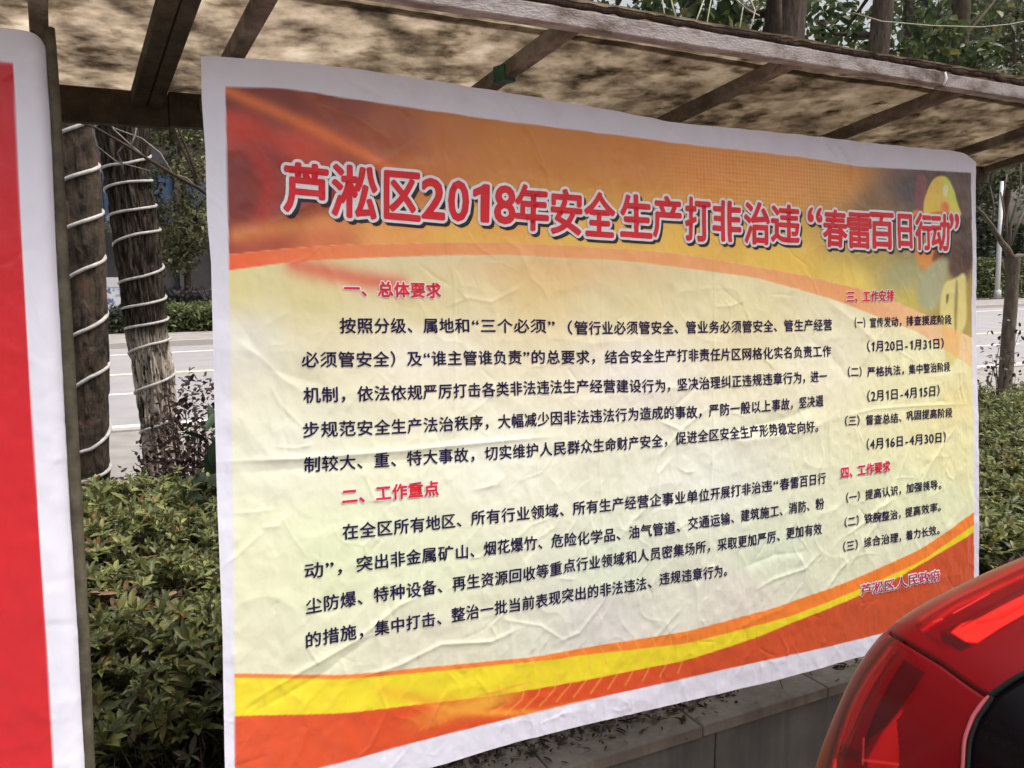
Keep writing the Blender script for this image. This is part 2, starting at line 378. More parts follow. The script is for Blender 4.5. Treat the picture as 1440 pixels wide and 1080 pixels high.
# ---- print of the safety banner
topo = curve([(283, 78), (400, 84), (480, 94), (600, 112), (693, 128), (830, 150), (947, 173), (1060, 183), (1160, 193), (1293, 208), (1350, 213), (1366, 219), (1373, 228)])
boto = curve([(320, 1158), (480, 1113), (610, 1080), (720, 1047), (813, 1023), (960, 987), (1077, 960), (1193, 927), (1237, 915), (1376, 874)])
lefto = vcurve([(283, 70), (284, 140), (289, 209), (291, 302), (297, 371), (302, 560), (306, 720), (313, 900), (316, 1080), (317, 1165)])
righto = vcurve([(1373, 210), (1373, 360), (1375, 480), (1376, 600), (1377, 800), (1377, 880)])
arT = curve([(317, 121), (410, 124), (480, 137), (600, 155), (700, 170), (840, 187), (960, 203), (1130, 221), (1200, 233), (1366, 243)])
arB = curve([(320, 1112), (480, 1072), (613, 1037), (780, 997), (960, 954), (1127, 917), (1270, 883), (1372, 857)])
arL = vcurve([(317, 110), (322, 360), (328, 720), (330, 1080), (330, 1120)])
arR = vcurve([(1366, 235), (1368, 360), (1369, 720), (1371, 860)])
obT = curve([(322, 358), (389, 350), (478, 344), (620, 341), (710, 341), (790, 345), (860, 350), (900, 352), (960, 358), (1043, 372), (1127, 387), (1227, 410), (1293, 438), (1366, 474)])
obB = curve([(322, 380), (418, 367), (478, 364), (620, 359), (710, 358), (790, 362), (880, 367), (960, 377), (1060, 390), (1177, 422), (1210, 435), (1293, 467), (1366, 516)])
loT = curve([(330, 947), (480, 949), (597, 938), (747, 925), (960, 888), (1093, 853), (1193, 817), (1293, 773), (1330, 748), (1369, 720)])
loY = curve([(330, 953), (480, 955), (623, 943), (763, 930), (960, 905), (1110, 867), (1210, 827), (1293, 790), (1369, 738)])
loR = curve([(330, 1007), (480, 1003), (597, 990), (713, 977), (813, 960), (960, 929), (1060, 897), (1193, 843), (1260, 813), (1369, 749)])
UP = [((330,130),(98,36,30)),((400,150),(112,46,36)),((480,150),(126,62,46)),((560,180),(150,82,50)),((640,170),(172,104,46)),((720,200),(182,114,44)),((800,200),(182,114,42)),((900,210),(188,118,45)),((1000,230),(192,122,50)),((1100,240),(194,128,55)),((1190,255),(190,130,55)),((1235,285),(122,92,62)),((1280,270),(72,62,66)),((1355,265),(72,48,50)),((1255,330),(112,88,58)),((330,180),(176,52,35)),((385,225),(132,40,35)),((340,235),(112,40,35)),((425,205),(180,66,40)),((340,290),(108,40,35)),((370,330),(160,70,52)),((450,330),(195,108,68)),((550,330),(212,148,78)),((650,330),(214,168,78)),((800,345),(212,172,82)),((950,350),(210,170,76)),((1100,370),(212,176,78)),((1200,395),(210,184,88)),((1280,420),(180,166,82)),((1340,430),(150,130,62)),((1350,340),(112,76,50)),((500,250),(140,66,46)),((600,240),(180,108,56)),((1230,360),(170,150,80)),((1270,390),(150,150,110)),((460,260),(150,50,40)),((420,300),(120,45,38))]
CEN = [((330,400),(214,204,140)),((440,400),(210,198,138)),((600,420),(212,200,146)),((760,400),(214,190,128)),((900,420),(214,202,148)),((1050,430),(218,208,156)),((330,480),(212,212,200)),((600,500),(224,220,200)),((900,520),(222,218,206)),((1150,520),(224,220,190)),((1300,540),(226,224,176)),((400,640),(214,216,196)),((700,650),(220,222,204)),((1000,680),(218,222,208)),((1340,640),(220,216,160)),((1300,700),(216,224,182)),((360,800),(212,214,180)),((600,800),(206,214,182)),((460,780),(206,216,176)),((860,800),(204,214,190)),((1080,780),(206,218,190)),((1250,760),(212,216,186)),((360,920),(208,208,180)),((600,910),(206,204,182)),((850,870),(204,202,196)),((1040,840),(206,202,190)),((1345,560),(218,206,140))]
def shep(X, Y, pts, p=3.4):
    num = np.zeros(X.shape + (3,)); den = np.zeros(X.shape)
    for (x, y), c in pts:
        wgt = 1.0 / (((X - x) ** 2 + (1.25 * (Y - y)) ** 2) + 300.0) ** (p / 2)
        num += wgt[..., None] * lin(c); den += wgt
    return num / den[..., None]
def sst(d, wd): t = np.clip(d / wd + 0.5, 0, 1); return (t * t * (3 - 2 * t))[..., None]
def inpoly(X, Y, poly):
    p = np.array(poly, float); ins = np.zeros(X.shape, bool); j = len(p) - 1
    for i in range(len(p)):
        c = ((p[i, 1] > Y) != (p[j, 1] > Y)) & (X < (p[j, 0] - p[i, 0]) * (Y - p[i, 1]) / (p[j, 1] - p[i, 1] + 1e-12) + p[i, 0]); ins ^= c; j = i
    return ins
def dist_line(X, Y, pts):
    p = np.array(pts, float); best = np.full(X.shape, 1e9)
    for i in range(len(p) - 1):
        d = p[i + 1] - p[i]; t = np.clip(((X - p[i, 0]) * d[0] + (Y - p[i, 1]) * d[1]) / (d @ d), 0, 1)
        best = np.minimum(best, np.hypot(X - p[i, 0] - t * d[0], Y - p[i, 1] - t * d[1]))
    return best
INKG = 1.25                                     # ink density of the print
def artwork(u, v):
    uu, vv = u.ravel(), v.ravel(); P = plane_px(uu, vv); X, Y = P[:, 0], P[:, 1]
    e = 0.0018                                  # edge softness in banner heights
    up = shep(X, Y, UP) * 1.34
    # light rays of the drape pattern
    for pts, wd, c, k in (([(317, 125), (420, 170), (520, 220), (570, 250)], 9, (215, 110, 50), 0.75), ([(330, 170), (400, 200), (470, 235)], 14, (185, 55, 35), 0.5),
                          ([(335, 330), (450, 312), (640, 318), (760, 330)], 13, (222, 150, 80), 0.45), ([(360, 215), (380, 260), (370, 300)], 12, (175, 40, 32), 0.5), ([(400, 110), (520, 190), (600, 215)], 8, (150, 78, 52), 0.4)):
        g = np.exp(-(dist_line(X, Y, pts) / wd) ** 2)[:, None] * k; up = up * (1 - g) + lin(c) * 1.3 * g
    # fine halftone mesh over the amber field
    gm = np.clip((X - 900) / 120, 0, 1) * np.clip((1230 - X) / 60, 0, 1) * np.clip((345 - Y) / 60, 0, 1)
    gr = np.maximum(np.exp(-((((uu * BW) / 0.011) % 1 - 0.5) / 0.16) ** 2), np.exp(-((((vv * BH) / 0.011) % 1 - 0.5) / 0.16) ** 2))
    up = up * (1 + (0.28 * gm * gr)[:, None])
    c = shep(X, Y, CEN, 2.6) * 1.15; c = c * 0.88 + c.mean(1, keepdims=True) * np.array([0.125, 0.12, 0.12])
    # pale wash of the upper sweep on the cream
    g = np.exp(-(dist_line(X, Y, [(415, 372), (500, 392), (560, 400)]) / 15) ** 2)[:, None] * np.clip((Y - 355) / 10, 0, 1)[:, None] * 0.8
    c = c * (1 - g) + lin((220, 90, 70)) * g
    g = (np.clip((X - 560) / 260, 0, 1) * np.clip((1000 - X) / 200, 0, 1) * np.exp(-((Y - 380) / 22) ** 2))[:, None] * 0.45
    c = c * (1 - g) + lin((214, 160, 100)) * 1.2 * g
    col = up * (1 - sst(vv - obT(uu), e)) + c * sst(vv - obT(uu), e)
    # helmeted worker of the stock picture, drawn as plain colour patches
    def patch(poly, rgb, gain=1.5, soft=2.0):
        nonlocal col
        p = np.array(poly, float)
        for _ in range(3): n_ = np.roll(p, -1, 0); p = np.stack([0.75 * p + 0.25 * n_, 0.25 * p + 0.75 * n_], 1).reshape(-1, 2)
        near = (X > p[:, 0].min() - 2 * soft) & (X < p[:, 0].max() + 2 * soft) & (Y > p[:, 1].min() - 2 * soft) & (Y < p[:, 1].max() + 2 * soft)
        a = np.zeros(X.shape + (1,)); ins = inpoly(X[near], Y[near], p); d = dist_line(X[near], Y[near], np.vstack([p, p[:1]])); a[near] = sst(np.where(ins, d, -d), soft)
        rgb = np.asarray(rgb, float); cc = lin(rgb) * gain if rgb.ndim == 1 else rgb
        col = col * (1 - a) + cc * a
    patch([(1290, 240), (1340, 240), (1368, 246), (1368, 395), (1345, 400), (1330, 370), (1300, 300), (1288, 300)], (82, 58, 48), 1.3, 10)
    patch([(1288, 245), (1303, 243), (1304, 296), (1287, 298)], (120, 70, 75), 1.3, 4)
    patch([(1282, 293), (1300, 298), (1344, 298), (1338, 325), (1331, 352), (1312, 379), (1298, 381), (1288, 362), (1283, 330)], (200, 132, 58), 1.3, 5)
    patch([(1316, 345), (1332, 340), (1328, 362), (1310, 372)], (110, 62, 40), 1.3, 6)
    patch([(1299, 303), (1299, 285), (1306, 262), (1316, 248), (1330, 247), (1340, 262), (1348, 290), (1352, 300), (1349, 306), (1340, 300), (1320, 296)], (208, 180, 70), 1.35, 2)
    patch([(1322, 250), (1331, 248), (1340, 262), (1350, 296), (1340, 298), (1330, 275)], (190, 198, 72), 1.35, 5)
    patch([(1327, 260), (1332, 262), (1331, 276), (1327, 274)], (226, 230, 180), 1.4, 5)
    patch([(1322, 287), (1330, 282), (1336, 296), (1324, 302)], (214, 120, 60), 1.3, 5)
    patch([(1292, 385), (1335, 355), (1332, 395), (1318, 440), (1290, 430)], (150, 150, 116), 1.4, 12)
    patch([(1328, 396), (1345, 392), (1359, 380), (1360, 420), (1362, 452), (1352, 470), (1348, 505), (1337, 520), (1326, 482), (1322, 430)], (198, 188, 118), 1.3, 5)
    patch([(1344, 394), (1349, 392), (1347, 470), (1343, 470)], (150, 130, 74), 1.2, 4); patch([(1352, 300), (1368, 300), (1368, 380), (1356, 380), (1348, 340)], (70, 48, 38), 1.2, 8)
    patch([(1301, 320), (1318, 318), (1322, 332), (1306, 340)], (226, 158, 74), 1.3, 7); patch([(1305, 318), (1345, 304), (1350, 309), (1310, 324)], (140, 105, 40), 1.2, 3)
    patch([(1330, 414), (1337, 412), (1333, 432)], (110, 95, 60), 1.2, 3)
    # orange band
    a = sst(vv - obT(uu), e) * (1 - sst(vv - obB(uu), e))
    fade = np.clip(1 - (X - 1200) / 260, 0.45, 1)[:, None]
    t_ = np.clip((X - 322) / 400, 0, 1)[:, None]; oc = (lin((205, 84, 44)) * (1 - t_) + lin((218, 140, 90)) * t_) * 1.5
    col = col * (1 - a * fade) + oc * a * fade
    # lower bands
    b1, b2, b3 = sst(vv - loT(uu), e), sst(vv - loY(uu), e), sst(vv - loR(uu), e)
    t_ = np.clip((X - 800) / 400, 0, 1)[:, None]
    col = col * (1 - b1) + lin((226, 116, 50)) * 1.35 * b1
    col = col * (1 - b2) + np.array([0.80, 0.66, 0.035]) * b2
    red = np.array([0.66, 0.085, 0.028]) * (1 - t_) + np.array([0.58, 0.095, 0.035]) * t_
    col = col * (1 - b3) + red * b3
    # swoosh and woven lines where the lower bands cross
    yl = np.array([0.85, 0.52, 0.06])
    k = np.exp(-(dist_line(X, Y, [(470, 1050), (560, 1022), (640, 998), (700, 985), (745, 972)]) / 13) ** 2)[:, None] * 0.75
    k *= (np.clip((745 - X) / 60, 0, 1) * np.clip((X - 560) / 120, 0, 1))[:, None]; col = col * (1 - k) + yl * k
    k = np.exp(-(dist_line(X, Y, [(560, 975), (620, 995), (690, 1004), (760, 1003), (830, 990)]) / 5) ** 2)[:, None] * 0.7 * np.clip((X - 560) / 80, 0, 1)[:, None]; col = col * (1 - k) + np.array([0.85, 0.36, 0.05]) * k
    k = (np.exp(-(dist_line(X, Y, [(540, 972), (600, 985), (640, 985)]) / 9) ** 2) * 0.4)[:, None]; col = col * (1 - k) + np.array([0.75, 0.25, 0.04]) * k
    for j in range(11):
        k = np.exp(-(dist_line(X, Y, [(712 + 24 * j, 1006 - 6 * j), (735 + 23 * j, 985 - 7 * j), (745 + 22 * j, 955 - 6 * j), (722 + 24 * j, 930 - 5 * j)]) / 0.9) ** 2)[:, None] * 0.5
        col = col * (1 - k) + np.array([0.88, 0.50, 0.10]) * k
        k = np.exp(-(dist_line(X, Y, [(590 + 9 * j, 1028 - 3 * j), (640 + 7 * j, 990 - 2 * j), (700 + 5 * j, 970 - j)]) / 0.8) ** 2)[:, None] * 0.35
        col = col * (1 - k) + np.array([0.85, 0.36, 0.05]) * k
    # white margin
    m = sst(vv - arT(uu), e) * (1 - sst(vv - arB(uu), e)) * sst(uu - arL(vv), e * 0.7) * (1 - sst(uu - arR(vv), e * 0.7))
    white = np.array([0.71, 0.71, 0.82])
    return np.clip(white * (1 - m) + np.clip(col, 0, 0.86) * m, 0, 1)
NU, NV = 820, 560
s_, t_ = np.meshgrid(np.linspace(0, 1, NU), np.linspace(0, 1, NV), indexing='ij')
vv0 = t_ * 0.96
for _ in range(4):
    ul, ur = lefto(vv0), righto(vv0); uu0 = ul + (ur - ul) * s_
    vt, vb = topo(uu0), boto(uu0); vv0 = vt + (vb - vt) * t_
ban = empty('safety_banner', tuple(BO + 0.5 * BU + BV), 'creased orange and cream printed vinyl safety notice with red headline, hung under the shelter roof', 'banner')
np_mesh('printed_sheet', surf(uu0.ravel(), vv0.ravel()), grid_quads(NU, NV), PRINT, ban, True, artwork(uu0, vv0))

# ---- lettering
_gc = {}
_tx = bpy.data.curves.new('glyph_source', 'FONT'); _tx.resolution_u = 3
_to = bpy.data.objects.new('glyph_source', _tx); COL.objects.link(_to)
def glyph(ch, L):
    if (ch, L) in _gc: return _gc[ch, L]
    if ch == '1':                               # a plain one with its flag
        V = np.array([(.20, 0), (.31, 0), (.31, .35), (.20, .35), (.31, .69), (.235, .69), (.20, .655), (.07, .575), (.07, .475), (.20, .555)])
        T = np.array([(0, 1, 2), (0, 2, 3), (3, 2, 9), (2, 4, 9), (9, 4, 6), (6, 4, 5), (9, 6, 7), (9, 7, 8)])
        _gc[ch, L] = (V, T); return V, T
    _tx.body = ch; dg = bpy.context.evaluated_depsgraph_get(); dg.update()
    me = bpy.data.meshes.new_from_object(_to.evaluated_get(dg))
    bm = bmesh.new(); bm.from_mesh(me); bpy.data.meshes.remove(me)
    bmesh.ops.remove_doubles(bm, verts=bm.verts, dist=1e-4)
    bmesh.ops.triangulate(bm, faces=bm.faces)
    for _ in range(7):
        long = [e for e in bm.edges if e.calc_length() > L]
        if not long: break
        bmesh.ops.subdivide_edges(bm, edges=long, cuts=1)
        bmesh.ops.triangulate(bm, faces=[f for f in bm.faces if len(f.verts) > 3])
    bm.verts.ensure_lookup_table()
    for i, vt_ in enumerate(bm.verts): vt_.index = i
    V = np.array([v.co[:2] for v in bm.verts]).reshape(-1, 2); T = np.array([[v.index for v in f.verts] for f in bm.faces]).reshape(-1, 3)
    bm.free(); _gc[ch, L] = (V, T); return V, T
class Ink:
    def __init__(s): s.uv = []; s.l = []; s.T = []; s.n = 0
    def add(s, uv, T, lift):
        if not len(uv): return
        s.uv.append(uv); s.T.append(T + s.n); s.l.append(np.full(len(uv), lift)); s.n += len(uv)
    def build(s, name, mat, parent):
        uv = np.concatenate(s.uv); P = surf(uv[:, 0], uv[:, 1], np.concatenate(s.l)); T = np.concatenate(s.T)
        n = np.cross(P[T[:, 1]] - P[T[:, 0]], P[T[:, 2]] - P[T[:, 0]]) @ BN
        T = np.where((n < 0)[:, None], T[:, ::-1], T)
        return np_mesh(name, P, None, mat, parent, True, tris=T)
def ring(r, n, ph=0.0): return [(r * math.cos(2 * math.pi * k / n + ph), r * math.sin(2 * math.pi * k / n + ph)) for k in range(n)]
def stamp(ink, uv, T, offs, lift):              # offs in metres on the print: fattens the strokes
    for k, (dx, dy) in enumerate(offs): ink.add(uv + np.array([dx / BW, dy / BH]), T, lift + k * 1.2e-5)
TITLE = [('芦',430.6,265.2,60,68),('淞',498.6,269.7,61,71),('区',565.7,275.6,48,65),('2',609,279.8,30,54),('0',644,283,26,54),('1',675.7,286,20,50),('8',708.8,288.5,27,51),('年',746.6,292.6,45,61),('安',795,298.5,42,61),('全',841.5,302,41,60),('生',892.3,304.4,42,58),('产',935.5,306,38,57),('打',978.5,309,34,59),('非',1019.8,311.5,39,55),('治',1062.3,314.4,34,57),('违',1101.9,315,39,51),('“',1143.5,302.5,19,19),('春',1172.7,321.5,34,50),('雷',1208,324.5,34,48),('百',1240,324.5,32,49),('日',1272.6,325,19,46),('行',1298.6,325.8,21,50),('动',1321.8,327,24,50),('”',1341,311.5,12,20)]
ink_r, ink_w, ink_k = Ink(), Ink(), Ink()
for ch, cx, cy, wd, ht in TITLE:
    V, T = glyph(ch, 0.16)
    lo, hi = V.min(0), V.max(0); q = (V - (lo + hi) / 2) / (hi - lo)
    sl = 0.105 - 0.06 * (cx - 400) / 940
    px = cx + q[:, 0] * wd; py = cy - q[:, 1] * ht + sl * q[:, 0] * wd
    u, v = B(px, py); uv = np.stack([u, v], -1)
    th = 0.0031
    stamp(ink_r, uv, T, ring(th, 8) + [(0, 0)], 0.0026)
    stamp(ink_w, uv, T, ring(0.0094, 16) + ring(0.0055, 8), 0.0016)
    stamp(ink_k, uv + np.array([0.0072 / BW, 0.0072 / BH]), T, ring(0.0090, 12) + ring(0.005, 8), 0.0008)
ink_k.build('title_shadow', INK_BLACK, ban); ink_w.build('title_outline', INK_WHITE, ban); ink_r.build('title_lettering', INK_RED, ban)
def cells(txt):
    xs = []; x = 0.0
    for ch in txt:
        wd = 0.5 if ch in '“”' else 0.56 if ch in '0123456789-' else 1.0
        xs.append(x + wd / 2); x += wd
    return np.array(xs)
def line(ink, txt, ctrl, em, offs, lift, outline=None, slant=0.0):
    xs = cells(txt); ci = [xs[c[0]] for c in ctrl]
    cu, cv = B([c[1] for c in ctrl], [c[2] for c in ctrl])
    def ex(x, ys):
        x = np.asarray(x, float); r_ = np.interp(x, ci, ys)
        s0 = (ys[1] - ys[0]) / (ci[1] - ci[0]); s1 = (ys[-1] - ys[-2]) / (ci[-1] - ci[-2])
        return np.where(x < ci[0], ys[0] + (x - ci[0]) * s0, np.where(x > ci[-1], ys[-1] + (x - ci[-1]) * s1, r_))
    for i, ch in enumerate(txt):
        V, T = glyph(ch, 0.34)
        if not len(V): continue
        if ch in '“”0123456789-':
            c0 = (V[:, 0].min() + V[:, 0].max()) / 2; ksc = 1.08
        else: c0 = 0.5; ksc = 1.0
        x = xs[i] + (V[:, 0] - c0) * 0.97 * ksc + slant * (V[:, 1] - 0.38); y = (V[:, 1] - 0.38) * ksc
        uv = np.stack([ex(x, cu), ex(x, cv) - y * em / BH], -1)
        stamp(ink, uv, T, offs, lift)
        if outline is not None: stamp(outline, uv, T, ring(0.0034, 10), 0.0010)
ib, ih, iw = Ink(), Ink(), Ink()
EM = 0.0345; bo = [(-0.0007, 0), (0.0007, 0), (0, 0.0006), (0, -0.0006)]
for txt, ct in [
 ('按照分级、属地和“三个必须”（管行业必须管安全、管业务必须管安全、管生产经营', [(0,489.4,457.8),(7,649.7,457.8),(12,756,458.3),(15,817.9,461.2),(22,937.6,460.6),(29,1047.9,459.3),(37,1164.6,456.6)]),
 ('必须管安全）及“谁主管谁负责”的总要求，结合安全生产打非责任片区网格化实名负责工作', [(0,436.7,505.6),(4,536.7,505),(13,723.6,502.2),(20,858.5,502),(31,1033,498),(40,1163,493.7)]),
 ('机制，依法依规严厉打击各类非法违法生产经营建设行为，坚决治理纠正违规违章行为，进一', [(0,439.4,555.6),(6,583.9,551.7),(13,725,546),(17,799.5,543.2),(24,926,542.4),(26,956.6,540.5),(35,1091.5,532.4),(37,1120.4,531),(40,1157,528.9)]),
 ('步规范安全生产法治秩序，大幅减少因非法违法行为造成的事故，严防一般以上事故，坚决遏', [(0,438,604.4),(4,538,600.8),(10,669,593.9),(12,708,592.5),(16,781,587.8),(17,800.3,586.6),(24,922.7,580.3),(27,970,579.3),(29,1001,576.6),(36,1103.4,568.4),(40,1152,563.6)]),
 ('制较大、重、特大事故，切实维护人民群众生命财产安全，促进全区安全生产形势稳定向好。', [(0,439.4,653),(4,536.7,646.7),(9,647.8,639.7),(11,690,637),(15,765.8,631.4),(17,805.4,628.6),(24,921.9,619.9),(26,954.4,615.6),(30,1015.4,609.6),(36,1098.8,602.8),(39,1138,600)]),
 ('在全区所有地区、所有行业领域、所有生产经营企事业单位开展打非治违“春雷百日行', [(0,491.8,746.6),(4,586.3,737.3),(8,670.7,727.3),(13,774.4,717.5),(15,813,713.7),(20,902.4,704.5),(25,987.7,695.5),(31,1075.8,683.3),(33,1102.3,680),(37,1155,672.5)]),
 ('动”，突出非金属矿山、烟花爆竹、危险化学品、油气管道、交通运输、建筑施工、消防、粉', [(0,440.6,801.2),(3,512.4,791.4),(7,602,779.3),(9,649,775.3),(13,724.8,765),(18,819,756),(20,855.8,751.6),(25,940,741.6),(27,972.3,734.8),(30,1018,728.8),(32,1046,724),(35,1087.4,718.5),(38,1126.7,711.8),(40,1152.4,708.3)]),
 ('尘防爆、特种设备、再生资源回收等重点行业领域和人员密集场所，采取更加严厉、更加有效', [(0,440.6,850.5),(2,489,842),(4,534.8,834.2),(7,602,825),(9,644.3,819),(12,703.7,811.8),(16,780.3,799.3),(17,799.5,794.4),(21,869,785.7),(25,936.8,775.4),(28,982.9,768.7),(30,1013.5,764.6),(35,1083.9,755),(37,1110.4,748.9),(40,1148.9,743.5)]),
 ('的措施，集中打击、整治一批当前表现突出的非法违法、违规违章行为。', [(0,439.8,898),(2,489,888.3),(4,536,881),(7,600.8,870.3),(9,643,862.7),(12,703.7,853.2),(15,761,844.2),(17,797.6,836.4),(19,832.8,831),(23,901,821),(25,933.5,812.8),(30,1008,802.5)]),
]: line(ib, txt, ct, EM, bo, 0.0014)
EMR = 0.0315
for txt, ct in [
 ('（一）宣传发动，排查摸底阶段', [(1,1209.7,453.5),(3,1229,453.5),(6,1259,452.3),(8,1280.8,451),(13,1334.3,449.4)]),
 ('（1月20日-1月31日）', [(1,1227.8,486.7),(10,1308.5,483.5)]),
 ('（二）严格执法，集中整治阶段', [(1,1202.5,522.8),(3,1225.9,522.8),(6,1261.5,520.4),(8,1283.2,519.2),(13,1332.6,515.6)]),
 ('（2月1日-4月15日）', [(1,1227.8,556.5),(9,1301.7,550.5)]),
 ('（三）督查总结、巩固提高阶段', [(1,1198.4,591.5),(3,1222.5,590.3),(6,1257.9,587.9),(8,1280.3,584.2),(13,1333.8,580.2)]),
 ('（4月16日-4月30日）', [(1,1226.6,624),(10,1309.7,616)]),
 ('（一）提高认识，加强领导。', [(1,1198.9,698.5),(3,1221.9,695),(6,1257.6,689.9),(8,1279,685.8),(11,1312.6,681.8)]),
 ('（二）铁腕整治，提高效率。', [(1,1197,732.7),(3,1220.9,728.6),(6,1256.6,723.5),(8,1278,720),(11,1312,713.7)]),
 ('（三）综合治理，着力长效。', [(1,1194.8,766.7),(3,1218.9,761.8),(6,1256.6,756),(8,1278,752),(11,1310.5,745.9)]),
]: line(ib, txt, ct, EMR if '月' not in txt else EMR * 1.12, bo, 0.0014)
ho = ring(0.0011, 8) + [(0, 0)]
for txt, ct in [('一、总体要求', [(0,495,405.5),(5,609.7,408.3)]), ('二、工作重点', [(0,491.3,697),(5,605.5,686.4)]), ('三、工作安排', [(0,1196.5,416.9),(5,1253,415.7)]), ('四、工作要求', [(0,1187.3,664),(5,1245.8,655.9)])]:
    ih, iw = Ink(), Ink(); line(ih, txt, ct, EM, ho, 0.0020, iw); iw.build('heading_outline', INK_WHITE, ban); ih.build('heading_lettering', INK_RED, ban)
ib.build('body_lettering', INK_NAVY, ban)
isg, isw = Ink(), Ink()
line(isg, '芦淞区人民政府', [(0,1215.8,828.4),(2,1248.4,822.3),(4,1282,814),(6,1312.6,809)], 0.037, [(-0.0007, 0), (0, 0), (0.0007, 0)], 0.0022, isw)
isw.build('signature_outline', INK_WHITE, ban); isg.build('signature_lettering', INK_MAGENTA, ban)
bpy.data.objects.remove(_to); rebase(ban)

# ---- the red banner beside it
bt2 = curve([(-420, -60), (-60, 28), (0, 36), (45, 42), (58, 47), (66, 62)])
rb_edge = vcurve([(58, 40), (66, 62), (72, 150), (80, 333), (90, 520), (100, 720), (112, 900), (123, 1080), (126, 1160)])
rr_edge = vcurve([(17, 60), (18, 88), (28, 300), (37, 460), (53, 720), (66, 920), (75, 1080), (77, 1130)])
rr_top = Bl([(18, 88)])[0, 1]
nu2, nv2 = 300, 300
s_, t_ = np.meshgrid(1 - np.linspace(0, 1, nu2) ** 1.7, np.linspace(0, 1, nv2), indexing='ij')
ul = -1.05; v2 = t_ * 1.03
for _ in range(6):
    u2 = ul + (rb_edge(v2) - ul) * s_; vt = bt2(u2); v2 = vt + (1.03 - vt) * t_
dd = (rb_edge(v2) - u2) * BW
rcol = np.zeros((nu2 * nv2, 3)); m = sst((rr_edge(v2) - u2).ravel(), 0.0012) * sst((v2 - rr_top).ravel(), 0.002) * (1 - sst((v2 - 0.93).ravel(), 0.002)) * sst((u2 + 1.0).ravel(), 0.002)
rcol = np.array([0.71, 0.71, 0.82]) * (1 - m) + np.array([0.56, 0.012, 0.02]) * m
P2 = surf(u2.ravel(), v2.ravel(), -0.004, 11.0, _cr2) - BN * (0.03 * np.exp(-np.maximum(dd, 0) / 0.012)).ravel()[:, None]
lb = empty('red_banner', tuple(BO - 0.5 * BU + BV), 'red printed banner with a wide white margin wrapped round its steel post', 'banner')
np_mesh('printed_sheet', P2, grid_quads(nu2, nv2), PRINT, lb, True, rcol); rebase(lb)

# ---------------------------------------------------------------- shelters
def roof_mat():
    m, t, p = new_mat('stained_fibreglass')
    tc = N(t, 'ShaderNodeTexCoord'); mp = N(t, 'ShaderNodeMapping'); mp.inputs['Scale'].default_value = (1, 1.35, 1); mp.inputs['Rotation'].default_value = (0, 0, 0.5)
    t.links.new(tc.outputs['Object'], mp.inputs[0])
    n1 = N(t, 'ShaderNodeTexNoise', Scale=7.5, Detail=8.0, Roughness=0.66); n2 = N(t, 'ShaderNodeTexNoise', Scale=11.0, Detail=8.0, Roughness=0.6)
    t.links.new(mp.outputs[0], n1.inputs['Vector']); t.links.new(mp.outputs[0], n2.inputs['Vector'])
    r1 = ramp(t, n1.outputs[0], [(0.32, (0.15, 0.13, 0.105)), (0.43, (0.38, 0.33, 0.275)), (0.53, (0.58, 0.515, 0.435)), (0.68, (0.80, 0.735, 0.65))])
    r2_ = ramp(t, n2.outputs[0], [(0.30, (0.22, 0.22, 0.18)), (0.38, (0.62, 0.60, 0.55)), (0.47, (1, 1, 1))])
    mx = N(t, 'ShaderNodeMix', data_type='RGBA', blend_type='MULTIPLY'); mx.inputs[0].default_value = 0.85
    t.links.new(r1.outputs[0], mx.inputs[6]); t.links.new(r2_.outputs[0], mx.inputs[7])
    wv = N(t, 'ShaderNodeTexWave', Scale=55.0, Distortion=2.0); wv.bands_direction = 'Y'; t.links.new(tc.outputs['Object'], wv.inputs['Vector'])
    rw = ramp(t, wv.outputs[0], [(0.0, (0.9, 0.9, 0.9)), (1.0, (1, 1, 1))])
    m2 = N(t, 'ShaderNodeMix', data_type='RGBA', blend_type='MULTIPLY'); m2.inputs[0].default_value = 1
    t.links.new(mx.outputs[2], m2.inputs[6]); t.links.new(rw.outputs[0], m2.inputs[7])
    t.links.new(m2.outputs[2], p.inputs['Base Color']); p.inputs['Roughness'].default_value = 0.7
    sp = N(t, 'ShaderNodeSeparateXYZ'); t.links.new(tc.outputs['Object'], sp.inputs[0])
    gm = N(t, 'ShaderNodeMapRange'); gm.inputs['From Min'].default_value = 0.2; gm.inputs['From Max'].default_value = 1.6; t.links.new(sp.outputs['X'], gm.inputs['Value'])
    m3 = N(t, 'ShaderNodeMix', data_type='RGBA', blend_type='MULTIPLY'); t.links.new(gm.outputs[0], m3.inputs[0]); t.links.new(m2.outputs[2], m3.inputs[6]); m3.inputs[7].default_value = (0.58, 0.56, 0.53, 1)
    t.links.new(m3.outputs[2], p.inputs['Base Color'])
    tr = N(t, 'ShaderNodeBsdfTranslucent'); t.links.new(m3.outputs[2], tr.inputs[0])
    ms = N(t, 'ShaderNodeMixShader'); ms.inputs[0].default_value = 0.88
    t.links.new(p.outputs[0], ms.inputs[1]); t.links.new(tr.outputs[0], ms.inputs[2]); t.links.new(ms.outputs[0], t.nodes['Material Output'].inputs[0])
    return m
ROOF = roof_mat()
ROOFEDGE = noise_mat('rotten_debris', [(0.3, (0.02, 0.012, 0.01)), (0.7, (0.07, 0.045, 0.035))], 60, 0.95, 0.6, 120)
RY0, RY1 = 1.53, 2.10
rz = lambda y: 2.10 - 0.2 * (y - RY0)
